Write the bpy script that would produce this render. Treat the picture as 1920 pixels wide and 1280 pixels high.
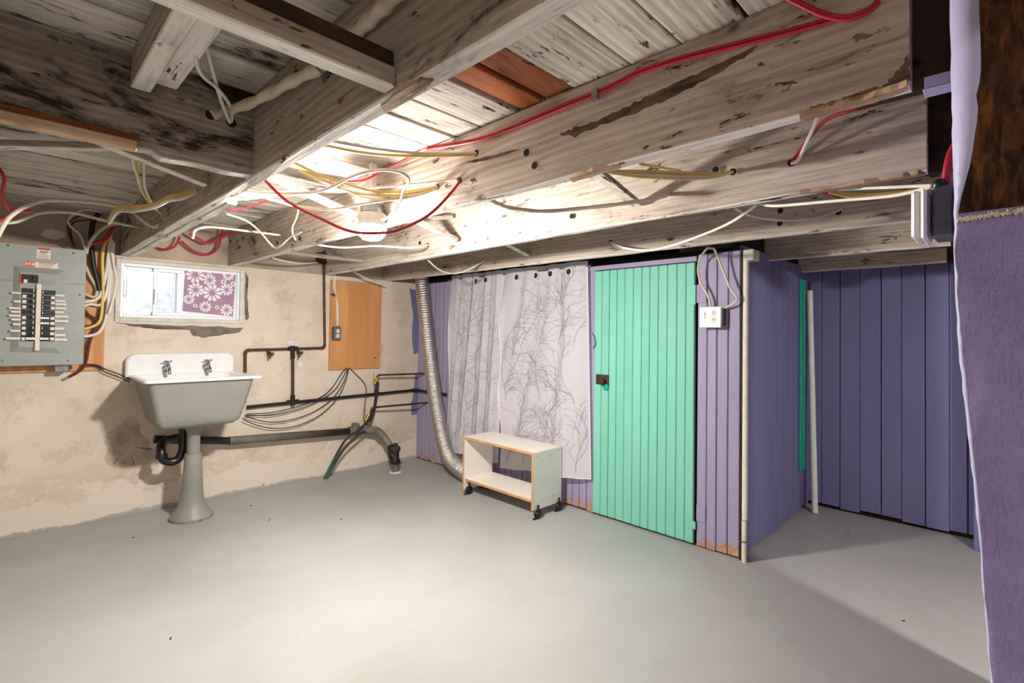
import bpy, bmesh, math, random
from mathutils import Vector, Matrix, noise as mnoise
random.seed(7)
for o in list(bpy.data.objects): bpy.data.objects.remove(o)
SC = bpy.context.scene
COL = SC.collection

# ------------------------------------------------------------------ camera
F, CY, CAMH = 945.0, 607.4, 1.2
YAW, PITCH, ROLL = math.radians(45.437), math.radians(1.0755), math.radians(0.796)
fwd = Vector((math.sin(YAW)*math.cos(PITCH), math.cos(YAW)*math.cos(PITCH), math.sin(PITCH)))
rt0 = Vector((math.cos(YAW), -math.sin(YAW), 0)); up0 = rt0.cross(fwd)
rt = rt0*math.cos(ROLL) + up0*math.sin(ROLL); upv = -rt0*math.sin(ROLL) + up0*math.cos(ROLL)
CAM = Vector((0, 0, CAMH))
cd = bpy.data.cameras.new('camera'); cam = bpy.data.objects.new('camera', cd); COL.objects.link(cam)
cd.sensor_width = 36; cd.lens = 36*F/1920; cd.shift_y = -(640-CY)/1920; cd.clip_start = 0.02
m = Matrix((rt, upv, -fwd)).transposed().to_4x4(); m.translation = CAM; cam.matrix_world = m
SC.camera = cam
# ------------------------------------------------------------------ world, exposure
w = bpy.data.worlds.new('sky'); SC.world = w; w.use_nodes = True
bg = w.node_tree.nodes['Background']; bg.inputs[0].default_value = (0.72, 0.86, 1.0, 1); bg.inputs[1].default_value = 5.6
SC.view_settings.view_transform = 'Standard'; SC.view_settings.look = 'None'
SC.view_settings.exposure = 0.0; SC.view_settings.gamma = 1.0; SC.view_settings.use_curve_mapping = False
LAMP_MAIN, LAMP_FILL, LAMP_SIDE = 1480.0, 215.0, 950.0     # brightness of the seen lamp, the added fill and the passage lamp

# ------------------------------------------------------------------ measuring helpers: sight line of the photograph meets a real plane
def ray(x, y): return rt*((x-960)/F) - upv*((y-CY)/F) + fwd
def onx(x, y, X): d = ray(x, y); return CAM + d*(X/d.x)
def ony(x, y, Y): d = ray(x, y); return CAM + d*(Y/d.y)
def onz(x, y, Z): d = ray(x, y); return CAM + d*((Z-CAMH)/d.z)
YA, XB, ZJ, ZC = 4.04, 2.82, 1.66, 1.912        # block wall, board wall, joist undersides, ceiling boards
XF, YS = 4.12, 1.03                              # alcove back, alcove side
def A(x, y, o=0.0): return ony(x, y, YA-o)
def B(x, y, o=0.0): return onx(x, y, XB-o)

# ------------------------------------------------------------------ materials
def lin(c): return tuple(((v/255)/12.92 if v/255 <= .04045 else ((v/255+.055)/1.055)**2.4) for v in c) + (1,)
class NT:
    def __init__(s, name, rough=.6, metal=0.0, spec=.4):
        s.m = bpy.data.materials.new(name); s.m.use_nodes = True
        s.t = s.m.node_tree; s.b = s.t.nodes['Principled BSDF']
        s.b.inputs['Roughness'].default_value = rough; s.b.inputs['Metallic'].default_value = metal
        s.b.inputs['Specular IOR Level'].default_value = spec
        s.co = None
    def n(s, typ, **kw):
        nd = s.t.nodes.new(typ)
        for k, v in kw.items(): setattr(nd, k, v)
        return nd
    def l(s, a, b): s.t.links.new(a, b)
    def coord(s, scale=(1, 1, 1), loc=(0, 0, 0), rnd=False):
        if s.co is None: s.co = s.n('ShaderNodeTexCoord')
        mp = s.n('ShaderNodeMapping'); mp.inputs['Scale'].default_value = scale; mp.inputs['Location'].default_value = loc
        s.l(s.co.outputs['Object'], mp.inputs['Vector'])
        if rnd:
            oi = s.n('ShaderNodeObjectInfo'); mu = s.n('ShaderNodeMath', operation='MULTIPLY'); mu.inputs[1].default_value = 37.0
            s.l(oi.outputs['Random'], mu.inputs[0]); s.l(mu.outputs[0], mp.inputs['Location'])
        return mp.outputs[0]
    def noise(s, vec, scale=5, detail=4, rough=.55, dist=0.0):
        nd = s.n('ShaderNodeTexNoise'); nd.inputs['Scale'].default_value = scale; nd.inputs['Detail'].default_value = detail
        nd.inputs['Roughness'].default_value = rough; nd.inputs['Distortion'].default_value = dist
        s.l(vec, nd.inputs['Vector']); return nd.outputs['Fac']
    def ramp(s, fac, a, b, ca=(0, 0, 0, 1), cb=(1, 1, 1, 1)):
        r = s.n('ShaderNodeValToRGB'); r.color_ramp.elements[0].position = a; r.color_ramp.elements[1].position = b
        r.color_ramp.elements[0].color = ca; r.color_ramp.elements[1].color = cb; s.l(fac, r.inputs[0]); return r.outputs[0]
    def mix(s, fac, a, b, mode='MIX'):
        mx = s.n('ShaderNodeMix', data_type='RGBA', blend_type=mode)
        if isinstance(fac, float): mx.inputs['Factor'].default_value = fac
        else: s.l(fac, mx.inputs['Factor'])
        for i, v in ((6, a), (7, b)):
            if isinstance(v, tuple): mx.inputs[i].default_value = v
            else: s.l(v, mx.inputs[i])
        return mx.outputs[2]
    def math(s, op, a, b=0.0):
        mn = s.n('ShaderNodeMath', operation=op)
        for i, v in ((0, a), (1, b)):
            if isinstance(v, (int, float)): mn.inputs[i].default_value = v
            else: s.l(v, mn.inputs[i])
        return mn.outputs[0]
    def sep(s):
        if s.co is None: s.co = s.n('ShaderNodeTexCoord')
        sp = s.n('ShaderNodeSeparateXYZ'); s.l(s.co.outputs['Object'], sp.inputs[0]); return sp.outputs
    def bump(s, h, strength=.3, dist=.01):
        b = s.n('ShaderNodeBump'); b.inputs['Strength'].default_value = strength; b.inputs['Distance'].default_value = dist
        s.l(h, b.inputs['Height']); s.l(b.outputs[0], s.b.inputs['Normal'])
    def out(s, col):
        if isinstance(col, tuple): s.b.inputs['Base Color'].default_value = col
        else: s.l(col, s.b.inputs['Base Color'])
        return s.m
def plain(name, c, rough=.5, metal=0.0, vary=.12, scale=12, bump=0.0, spec=.4):
    t = NT(name, rough, metal, spec); v = t.coord()
    nz = t.noise(v, scale, 4); c0 = lin(c); d = tuple(x*(1-vary*2) for x in c0[:3])+(1,)
    if bump: t.bump(t.noise(v, scale*6, 3), bump, .004)
    return t.out(t.mix(t.ramp(nz, .35, .65), d, c0))
def wood(name, c, c2, worn, axis, wear=.60, grain=110, bump=.4, wear_scale=2.2, under=None, rough=.8, edge=.06, flecks=.60, rdir='Z'):
    """weathered painted timber; axis = direction of the grain"""
    t = NT(name, rough, 0, .25)
    sc = [grain]*3; sc[axis] = grain*.035
    fine = t.noise(t.coord(tuple(sc), rnd=True), 1.0, 4, .6, .4)
    sr = [1.0]*3; sr[axis] = .10
    wv = t.n('ShaderNodeTexWave', wave_type='BANDS', bands_direction=rdir); wv.inputs['Scale'].default_value = 13; wv.inputs['Distortion'].default_value = 10
    wv.inputs['Detail'].default_value = 3; wv.inputs['Detail Scale'].default_value = .55; wv.inputs['Detail Roughness'].default_value = .55; t.l(t.coord(tuple(sr), rnd=True), wv.inputs['Vector'])
    ring = wv.outputs['Fac']
    sc2 = [6]*3; sc2[axis] = 1.3
    mid = t.noise(t.coord(tuple(sc2), rnd=True), 1.0, 6, .65, 1.2)
    sw = [wear_scale*2.6]*3; sw[axis] = wear_scale*.8
    big = t.noise(t.coord(tuple(sw), (3, 1, 7), rnd=True), 1.0, 9, .72, .5)
    sf = [34]*3; sf[axis] = 9
    fl = t.noise(t.coord(tuple(sf), (1, 5, 2), rnd=True), 1.0, 5, .7, .3)
    col = t.mix(t.ramp(mid, .32, .66), lin(c2), lin(c))
    if under:                                           # paler colour on down-facing surfaces
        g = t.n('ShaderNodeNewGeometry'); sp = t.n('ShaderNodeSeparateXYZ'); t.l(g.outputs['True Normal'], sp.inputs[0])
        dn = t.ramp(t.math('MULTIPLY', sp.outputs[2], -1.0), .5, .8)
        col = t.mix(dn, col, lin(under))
    col = t.mix(t.math('MULTIPLY', t.ramp(ring, .0, .5, (1, 1, 1, 1), (0, 0, 0, 1)), .16), col, lin(worn))
    col = t.mix(t.math('MULTIPLY', t.ramp(fine, .50, .70), .30), col, lin(worn))
    soft = t.ramp(big, wear-.10, wear+.02)
    col = t.mix(t.math('MULTIPLY', soft, .35), col, lin(worn))
    col = t.mix(t.math('MULTIPLY', t.ramp(fl, flecks, flecks+.03), t.ramp(mid, .46, .58, (1, 1, 1, 1), (.0, .0, .0, 1))), col, lin(worn))
    col = t.mix(t.ramp(big, wear, wear+edge), col, lin(worn))
    oi = t.n('ShaderNodeObjectInfo'); hv = t.n('ShaderNodeHueSaturation'); t.l(t.math('ADD', t.math('MULTIPLY', oi.outputs['Random'], .26), .87), hv.inputs['Value']); t.l(col, hv.inputs['Color'])
    t.bump(t.math('ADD', fine, t.math('MULTIPLY', ring, .6)), bump, .004)
    return t.out(hv.outputs[0])
M = {}
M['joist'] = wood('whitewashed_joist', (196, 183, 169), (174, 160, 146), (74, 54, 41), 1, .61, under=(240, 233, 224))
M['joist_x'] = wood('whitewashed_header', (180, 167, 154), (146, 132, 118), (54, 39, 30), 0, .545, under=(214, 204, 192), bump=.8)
M['board'] = wood('whitewashed_ceiling_board', (218, 210, 199), (196, 187, 175), (62, 44, 32), 0, .585, wear_scale=2.0, bump=.25, rdir='Y')
M['bare_board'] = wood('bare_fir_board', (176, 104, 58), (120, 66, 36), (40, 24, 16), 0, .58, wear_scale=3)
M['dark_timber'] = wood('dark_old_timber', (74, 50, 36), (46, 30, 22), (26, 17, 12), 1, .6)
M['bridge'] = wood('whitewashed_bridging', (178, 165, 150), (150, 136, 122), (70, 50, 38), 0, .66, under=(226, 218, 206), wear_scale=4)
M['rubbed'] = wood('rubbed_bare_fir', (200, 172, 146), (180, 148, 120), (124, 90, 66), 1, .56, wear_scale=4)
M['scar'] = wood('scarred_timber', (122, 98, 80), (96, 74, 58), (66, 48, 37), 1, .5, wear_scale=5)
M['ledger'] = wood('worn_ledger', (222, 196, 165), (196, 150, 112), (132, 78, 46), 0, .54, wear_scale=3)
def paint_board(name, c, c2, chips, axis=2, zlow=.13, chip2=(226, 222, 214), rim=None):
    t = NT(name, .55, 0, .35)
    fine = t.noise(t.coord((40, 40, 3), rnd=True), 1.0, 4)
    mid = t.noise(t.coord((3, 3, 1.2), rnd=True), 1.0, 4)
    z = t.sep()[2]
    rag = t.noise(t.coord((16, 16, 9), rnd=True), 1.0, 6, .7)
    lo = t.math('ADD', t.math('MULTIPLY', t.math('SUBTRACT', zlow, z), 3.0), t.math('MULTIPLY', t.math('SUBTRACT', rag, .5), 1.6))
    col = t.mix(t.ramp(mid, .3, .7), lin(c2), lin(c))
    spots = t.noise(t.coord((14, 14, 4), (5, 9, 2), rnd=True), 1.0, 6, .7)
    col = t.mix(t.ramp(spots, .735, .745), col, lin(chip2))
    col = t.mix(t.ramp(lo, .24, .30), col, lin(chips))
    col = t.mix(t.ramp(lo, .42, .46), col, lin(rim or (178, 160, 140)))
    t.bump(fine, .12, .004)
    return t.out(col)
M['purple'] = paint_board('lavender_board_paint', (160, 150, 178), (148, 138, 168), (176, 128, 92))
M['purple_shade'] = paint_board('lavender_paint_in_shade', (120, 117, 160), (109, 106, 150), (150, 150, 142), zlow=.02, chip2=(120, 112, 150))  # same lavender paint, alcove shade put into its darker, bluer colour
M['mint'] = paint_board('mint_door_paint', (128, 200, 180), (117, 192, 171), (196, 190, 170), zlow=.05, chip2=(120, 196, 170))
M['teal'] = plain('teal_trim_paint', (22, 168, 140), .45)
M['dark'] = plain('dark_gap', (22, 18, 17), .9)
# block wall: cream distemper, mottled, pale salts and brown damp near the floor
t = NT('cream_cellar_wall', .85, 0, .2); v = t.coord()
z = t.sep()[2]
col = t.mix(t.ramp(t.noise(v, 1.6, 6, .6), .35, .68), lin((206, 190, 172)), lin((226, 212, 196)))
col = t.mix(t.math('MULTIPLY', t.ramp(t.noise(v, 5.5, 8, .7), .53, .70), .6), col, lin((176, 154, 131)))
n1 = t.noise(t.coord((1, 1, 1.6)), 5.5, 9, .74, .5)
lo = t.math('ADD', t.math('SUBTRACT', .36, z), t.math('MULTIPLY', t.math('SUBTRACT', n1, .5), .95))
col = t.mix(t.math('MULTIPLY', t.ramp(lo, -.06, .16), .38), col, lin((190, 156, 126)))
lo2 = t.math('ADD', t.math('SUBTRACT', .25, z), t.math('MULTIPLY', t.math('SUBTRACT', n1, .5), .8))
col = t.mix(t.ramp(lo2, .0, .07), col, lin((220, 207, 192)))
col = t.mix(t.math('MULTIPLY', t.ramp(t.noise(v, 9, 7, .7), .63, .70), t.ramp(lo2, .05, .2)), col, lin((140, 112, 88)))
lo3 = t.math('ADD', t.math('SUBTRACT', .025, z), t.math('MULTIPLY', t.math('SUBTRACT', n1, .5), .12))
col = t.mix(t.ramp(lo3, .0, .01), col, lin((168, 165, 158)))
t.bump(t.noise(v, 22, 6, .65), .35, .008); M['wallA'] = t.out(col)
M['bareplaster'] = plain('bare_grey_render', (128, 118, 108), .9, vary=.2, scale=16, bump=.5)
M['whiteplaster'] = plain('white_filler', (232, 228, 220), .8)
# floor
t = NT('grey_painted_floor', .42, 0, .35); v = t.coord()
col = t.mix(t.ramp(t.noise(v, 1.1, 5, .6, .4), .3, .7), lin((158, 157, 153)), lin((174, 173, 170)))
col = t.mix(t.math('MULTIPLY', t.ramp(t.noise(t.coord((1, 2.4, 1)), 3.2, 7, .7, .8), .56, .75), .35), col, lin((156, 148, 136)))
col = t.mix(t.ramp(t.noise(t.coord((2, 6, 1), (4, 2, 0)), 5.5, 8, .75, .5), .69, .71), col, lin((138, 120, 104)))
col = t.mix(t.math('MULTIPLY', t.ramp(t.noise(v, 30, 3), .3, .7), .08), col, lin((150, 150, 146)))
rr = t.ramp(t.noise(v, 2.5, 5), .3, .7, (.36,)*3+(1,), (.56,)*3+(1,)); t.l(rr, t.b.inputs['Roughness'])
t.bump(t.noise(v, 9, 5), .08, .01); M['floor'] = t.out(col)
# rough purple plaster of the wall end
t = NT('purple_rough_plaster', .6, 0, .35); v = t.coord()
col = t.mix(t.ramp(t.noise(v, 9, 6, .6), .3, .7), lin((132, 118, 168)), lin((150, 136, 186)))
t.bump(t.math('ADD', t.noise(v, 70, 4, .6), t.noise(t.coord((1, 150, 60)), 1.0, 4)), .8, .008); M['plaster'] = t.out(col)
t = NT('lavender_edge_paint', .5, 0, .35); v = t.coord()
col = t.mix(t.ramp(t.noise(v, 14, 6, .7), .62, .66), lin((190, 188, 226)), lin((206, 196, 188)))
t.bump(t.noise(v, 40, 4), .3, .004); M['lavedge'] = t.out(col)
t = NT('brown_scratched_lath', .9, 0, .2)
rg = t.noise(t.coord((1, 55, 16)), 1.0, 5, .65, .8); bl = t.noise(t.coord((1, 20, 5)), 1.0, 5, .6)
col = t.mix(t.ramp(rg, .4, .62), lin((44, 27, 18)), lin((92, 58, 34)))
col = t.mix(t.ramp(bl, .52, .66), col, lin((150, 92, 48)))
t.bump(rg, .9, .012); M['lath'] = t.out(col)
M['limewhite'] = plain('lime_plaster_edge', (226, 216, 196), .9, scale=60, bump=.9, vary=.15)
# plywood
t = NT('fir_plywood', .6, 0, .3)
wv = t.n('ShaderNodeTexWave', wave_type='RINGS', rings_direction='Z'); wv.inputs['Scale'].default_value = .7; wv.inputs['Distortion'].default_value = 7; wv.inputs['Detail'].default_value = 3; wv.inputs['Detail Scale'].default_value = .8
t.l(t.coord((6, 4, 1.2), (-12.6, 0, -1.6)), wv.inputs['Vector'])
col = t.mix(t.ramp(wv.outputs['Fac'], .1, .9), lin((198, 142, 88)), lin((212, 160, 106)))
col = t.mix(t.math('MULTIPLY', t.ramp(t.noise(t.coord((40, 40, 2)), 1.0, 4), .4, .7), .3), col, lin((176, 112, 58)))
col = t.mix(t.ramp(t.noise(t.coord((7, 7, 9)), 1.0, 2), .735, .77), col, lin((112, 64, 32)))
M['ply'] = t.out(col)
M['steelgrey'] = plain('grey_enamel_steel', (158, 163, 158), .38, .0, .04)
M['steeldark'] = plain('grey_enamel_recess', (146, 151, 146), .4, .0, .04)
M['galv'] = plain('galvanised_steel', (150, 152, 154), .35, .85, .15, 30)
M['boxgrey'] = plain('blue_grey_steel_box', (104, 110, 118), .42, .6, .12, 20)
M['black'] = plain('black_plastic', (22, 23, 27), .35, spec=.5)
M['blue'] = plain('blue_marker', (36, 84, 120), .5)
M['whitep'] = plain('white_plastic', (234, 232, 226), .4, vary=.03)
M['tape'] = plain('cream_label_tape', (232, 222, 208), .6, vary=.03)
M['orange'] = plain('orange_label', (226, 92, 44), .5, vary=.03)
M['red'] = plain('red_label', (200, 52, 52), .5, vary=.03)
M['lettertan'] = plain('label_print', (196, 150, 130), .6)
M['ink'] = plain('dark_ink', (40, 36, 38), .6)
M['enamel'] = plain('white_enamel', (240, 241, 241), .16, vary=.02, spec=.6)
M['sinkgrey'] = plain('grey_painted_iron', (140, 139, 132), .45, vary=.06, scale=5)
t = NT('pedestal_paint', .45, 0, .4); v = t.coord(); z = t.sep()[2]
col = t.mix(t.ramp(t.noise(v, 6, 4), .3, .7), lin((132, 130, 123)), lin((144, 142, 135)))
lo = t.math('ADD', t.math('SUBTRACT', .006, z), t.math('MULTIPLY', t.math('SUBTRACT', t.noise(v, 14, 6, .7), .5), .13))
col = t.mix(t.ramp(lo, .0, .006), col, lin((142, 98, 62))); M['pedestal'] = t.out(col)
M['chrome'] = plain('chrome', (196, 198, 202), .14, 1.0, .05)
M['copper'] = plain('tarnished_copper', (92, 66, 50), .5, .35, .25, 18)
M['iron'] = plain('dark_iron_pipe', (46, 41, 38), .55, .3, .25, 20)
M['abs'] = plain('black_abs_pipe', (26, 24, 24), .3, spec=.5)
M['greypipe'] = plain('grey_painted_pipe', (122, 116, 106), .55, 0, .18, 9)
M['brass'] = plain('brass', (182, 146, 70), .35, .8)
M['yellowhandle'] = plain('yellow_handle', (206, 166, 52), .5)
t = NT('foil_duct', .26, 1.0); v = t.coord(); t.bump(t.noise(v, 95, 4, .7), .8, .006); M['foil'] = t.out(lin((206, 203, 198)))
M['hose'] = plain('dark_hose', (58, 54, 50), .5)
M['hosegreen'] = plain('green_hose_end', (52, 92, 78), .5)
M['melamine'] = plain('white_melamine', (238, 231, 221), .35, vary=.02)
M['melgreen'] = plain('pale_melamine_side', (226, 228, 218), .35, vary=.02)
M['beech'] = plain('beech_edge', (206, 156, 104), .5, vary=.1, scale=20)
M['beechdk'] = plain('beech_rail', (190, 140, 88), .5, vary=.1, scale=20)
M['cabwhite'] = plain('white_cable_jacket', (230, 224, 212), .45, vary=.06)
M['cabold'] = plain('aged_white_cable_jacket', (214, 202, 182), .5, vary=.08)
M['cabyellow'] = plain('yellow_cable_jacket', (226, 198, 112), .45, vary=.06)
M['cabred'] = plain('red_cable_jacket', (184, 36, 54), .42, vary=.06)
M['cabdark'] = plain('dark_red_cable_jacket', (92, 34, 32), .5, vary=.08)
M['cabblack'] = plain('black_cable_jacket', (36, 34, 34), .45)
M['pvc'] = plain('white_pvc', (226, 226, 220), .35, vary=.04)
M['cream'] = plain('cream_painted_conduit', (226, 220, 206), .5, vary=.08)
M['mintwhite'] = plain('pale_green_block', (206, 218, 200), .7, vary=.15)
M['rust'] = plain('rusty_iron', (84, 64, 52), .7, .3, .3, 30, .4)
M['winframe'] = plain('white_window_vinyl', (236, 240, 244), .35, vary=.02)
M['winwood'] = plain('old_white_casing', (222, 216, 206), .7, vary=.12, scale=18, bump=.3)
M['paper'] = plain('rose_gift_paper', (176, 138, 164), .7, vary=.08)
M['flower'] = plain('white_print', (236, 232, 240), .7, vary=.02)
M['concrete'] = plain('outdoor_concrete', (214, 214, 210), .9, vary=.15, scale=20)
def glass():
    t = NT('clear_pane'); o = t.t.nodes['Material Output']
    tr = t.n('ShaderNodeBsdfTransparent'); gl = t.n('ShaderNodeBsdfGlossy'); gl.inputs['Roughness'].default_value = .03
    mx = t.n('ShaderNodeMixShader'); fr = t.n('ShaderNodeFresnel'); fr.inputs['IOR'].default_value = 1.35
    t.l(fr.outputs[0], mx.inputs[0]); t.l(tr.outputs[0], mx.inputs[1]); t.l(gl.outputs[0], mx.inputs[2]); t.l(mx.outputs[0], o.inputs[0]); return t.m
M['glass'] = glass()
def sheer(name, c, alpha):
    t = NT(name); o = t.t.nodes['Material Output']
    df = t.n('ShaderNodeBsdfDiffuse'); df.inputs[0].default_value = lin(c)
    tl = t.n('ShaderNodeBsdfTranslucent'); tl.inputs[0].default_value = lin(c)
    tr = t.n('ShaderNodeBsdfTransparent')
    a = t.n('ShaderNodeMixShader'); a.inputs[0].default_value = .25; t.l(df.outputs[0], a.inputs[1]); t.l(tl.outputs[0], a.inputs[2])
    b = t.n('ShaderNodeMixShader'); b.inputs[0].default_value = alpha; t.l(tr.outputs[0], b.inputs[1]); t.l(a.outputs[0], b.inputs[2])
    t.l(b.outputs[0], o.inputs[0]); return t.m
M['sheer'] = sheer('sheer_white_voile', (236, 233, 236), .76)
M['branch'] = plain('grey_branch_print', (140, 136, 144), .8)
def emit(name, c, s):
    t = NT(name); o = t.t.nodes['Material Output']; e = t.n('ShaderNodeEmission'); e.inputs[0].default_value = c; e.inputs[1].default_value = s
    t.l(e.outputs[0], o.inputs[0]); return t.m

# ------------------------------------------------------------------ mesh helpers
class MB:
    def __init__(s): s.v = []; s.f = []; s.sm = []
    def add(s, vs, fs, smooth=False):
        k = len(s.v); s.v += [Vector(p) for p in vs]; s.f += [tuple(i+k for i in f) for f in fs]; s.sm += [smooth]*len(fs); return s
    def box(s, a, b, c=0.0, mat=None):
        a = Vector(a); b = Vector(b); lo = Vector(map(min, a, b)); hi = Vector(map(max, a, b)); d = hi-lo
        c = min(c, min(d)*.45)
        if c <= 0:
            vs = [Vector((x, y, z)) for z in (lo.z, hi.z) for y in (lo.y, hi.y) for x in (lo.x, hi.x)]
            fs = [(0, 2, 3, 1), (4, 5, 7, 6), (0, 1, 5, 4), (2, 6, 7, 3), (0, 4, 6, 2), (1, 3, 7, 5)]
        else:
            vs = []; idx = {}
            for sx in (0, 1):
                for sy in (0, 1):
                    for sz in (0, 1):
                        P = [(lo, hi)[k][i] for i, k in enumerate((sx, sy, sz))]; sg = [(1, -1)[k] for k in (sx, sy, sz)]
                        for ax in range(3):
                            q = [P[i] + (0 if i == ax else sg[i]*c) for i in range(3)]
                            idx[(sx, sy, sz, ax)] = len(vs); vs.append(Vector(q))
            fs = []
            for ax in range(3):
                o1, o2 = [i for i in range(3) if i != ax]
                for sd in (0, 1):
                    q = []
                    for (p1, p2) in ((0, 0), (1, 0), (1, 1), (0, 1)):
                        k = [0]*3; k[ax] = sd; k[o1] = p1; k[o2] = p2; q.append(idx[(*k, ax)])
                    fs.append(tuple(q))
                for p1 in (0, 1):
                    for p2 in (0, 1):
                        q = []
                        k0 = [0]*3; k0[o1] = p1; k0[o2] = p2; k1 = k0[:]; k1[ax] = 1
                        fs.append((idx[(*k0, o1)], idx[(*k1, o1)], idx[(*k1, o2)], idx[(*k0, o2)]))
            for sx in (0, 1):
                for sy in (0, 1):
                    for sz in (0, 1): fs.append(tuple(idx[(sx, sy, sz, ax)] for ax in range(3)))
        if mat is not None: vs = [mat @ p for p in vs]
        return s.add(vs, fs)
    def tube(s, pts, r, seg=10, cap=True, smooth=True, twist=None):
        pts = [Vector(p) for p in pts]; n = len(pts); R = r if isinstance(r, (list, tuple)) else [r]*n
        T = [(pts[min(i+1, n-1)]-pts[max(i-1, 0)]).normalized() for i in range(n)]
        ref = Vector((0, 0, 1)) if abs(T[0].z) < .9 else Vector((1, 0, 0))
        N = (ref - T[0]*ref.dot(T[0])).normalized(); vs = []
        for i in range(n):
            N = (N - T[i]*N.dot(T[i]))
            N = N.normalized() if N.length > 1e-6 else T[i].orthogonal().normalized()
            Bn = T[i].cross(N)
            for k in range(seg):
                a = 2*math.pi*k/seg
                rr = R[i]
                if twist: rr = R[i]*(1+twist[1]*math.cos(2*(a+twist[0]*i)))
                vs.append(pts[i] + (N*math.cos(a)+Bn*math.sin(a))*rr)
        fs = [(i*seg+k, i*seg+(k+1) % seg, (i+1)*seg+(k+1) % seg, (i+1)*seg+k) for i in range(n-1) for k in range(seg)]
        s.add(vs, fs, smooth)
        if cap:
            s.add(vs[:seg], [tuple(range(seg))[::-1]]); s.add(vs[-seg:], [tuple(range(seg))])
        return s
    def cyl(s, a, b, r, seg=16, r2=None): return s.tube([a, b], [r, r if r2 is None else r2], seg)
    def lathe(s, prof, c, axis=(0, 0, 1), seg=28):
        ax = Vector(axis).normalized(); u = ax.orthogonal().normalized(); v = ax.cross(u); c = Vector(c); vs = []
        for (r, h) in prof:
            for k in range(seg):
                a = 2*math.pi*k/seg; vs.append(c + ax*h + (u*math.cos(a)+v*math.sin(a))*r)
        n = len(prof)
        fs = [(i*seg+k, i*seg+(k+1) % seg, (i+1)*seg+(k+1) % seg, (i+1)*seg+k) for i in range(n-1) for k in range(seg)]
        s.add(vs, fs, True); s.add(vs[:seg], [tuple(range(seg))[::-1]]); s.add(vs[-seg:], [tuple(range(seg))]); return s
    def prism(s, poly, off):
        """polygon (list of points) extruded by vector off"""
        off = Vector(off); p = [Vector(q) for q in poly]; n = len(p)
        fs = [tuple(range(n)), tuple(range(2*n-1, n-1, -1))] + [(i, i+n, (i+1) % n+n, (i+1) % n) for i in range(n)]
        return s.add(p+[q+off for q in p], fs)
ORG = {}
def link(o, parent, origin):
    COL.objects.link(o)
    if parent is not None:
        o.parent = parent; o.location = Vector(origin)-ORG[parent.name]
    else: o.location = origin
    ORG[o.name] = Vector(origin); return o
def mk(name, mb, mat, parent=None, label=None, cat=None, group=None, kind=None, origin=None, bevel=0):
    if origin is None: origin = ORG[parent.name] if parent is not None else Vector((0, 0, 0))
    me = bpy.data.meshes.new(name); me.from_pydata([tuple(p-Vector(origin)) for p in mb.v], [], mb.f)
    bm = bmesh.new(); bm.from_mesh(me); bmesh.ops.recalc_face_normals(bm, faces=bm.faces); bm.to_mesh(me); bm.free()
    for p, s_ in zip(me.polygons, mb.sm): p.use_smooth = s_
    me.materials.append(M[mat] if isinstance(mat, str) else mat)
    o = bpy.data.objects.new(name, me); link(o, parent, origin); tag(o, label, cat, group, kind); return o
def tag(o, label=None, cat=None, group=None, kind=None):
    if label: o['label'] = label
    if cat: o['category'] = cat
    if group: o['group'] = group
    if kind: o['kind'] = kind
    return o
def thing(name, label, cat, loc=(0, 0, 0), group=None):
    o = bpy.data.objects.new(name, None); o.empty_display_size = .05; link(o, None, Vector(loc)); return tag(o, label, cat, group)
def struct(name, label=None, cat=None):
    o = bpy.data.objects.new(name, None); link(o, None, Vector((0, 0, 0))); return tag(o, label, cat, None, 'structure')
def bx(a, b, c=0.0): return MB().box(a, b, c)
def smoothpts(P, sub=6):
    P = [Vector(p) for p in P]; out = []
    for i in range(len(P)-1):
        p0 = P[max(i-1, 0)]; p1 = P[i]; p2 = P[i+1]; p3 = P[min(i+2, len(P)-1)]
        for k in range(sub):
            t_ = k/sub
            out.append(.5*((2*p1)+(p2-p0)*t_+(2*p0-5*p1+4*p2-p3)*t_*t_+(3*p1-p0-3*p2+p3)*t_**3))
    return out+[P[-1]]
def text_mesh(name, s_, size, mat, parent, pos, xdir, ydir, depth=.0006, bold=0.0):
    cu = bpy.data.curves.new(name, 'FONT'); cu.body = s_; cu.size = size; cu.align_x = 'CENTER'; cu.align_y = 'CENTER'; cu.extrude = depth; cu.offset = bold; cu.resolution_u = 3
    ob = bpy.data.objects.new('tmp', cu); COL.objects.link(ob); dg = bpy.context.evaluated_depsgraph_get()
    me = bpy.data.meshes.new_from_object(ob.evaluated_get(dg)); bpy.data.objects.remove(ob)
    X = Vector(xdir).normalized(); Y = Vector(ydir).normalized(); Z = X.cross(Y); R = Matrix((X, Y, Z)).transposed().to_4x4(); R.translation = Vector(pos)-ORG[parent.name]
    me.transform(R); me.materials.clear(); me.materials.append(M[mat]); o = bpy.data.objects.new(name, me); return link(o, parent, ORG[parent.name])

# ================================================================== SETTING
XL, YR = -2.3, -2.3
mk('floor', bx((XL-.1, YR-.1, -.12), (XF+.2, YA+.25, 0)), 'floor', label='grey painted concrete cellar floor', cat='floor', kind='structure')
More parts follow.
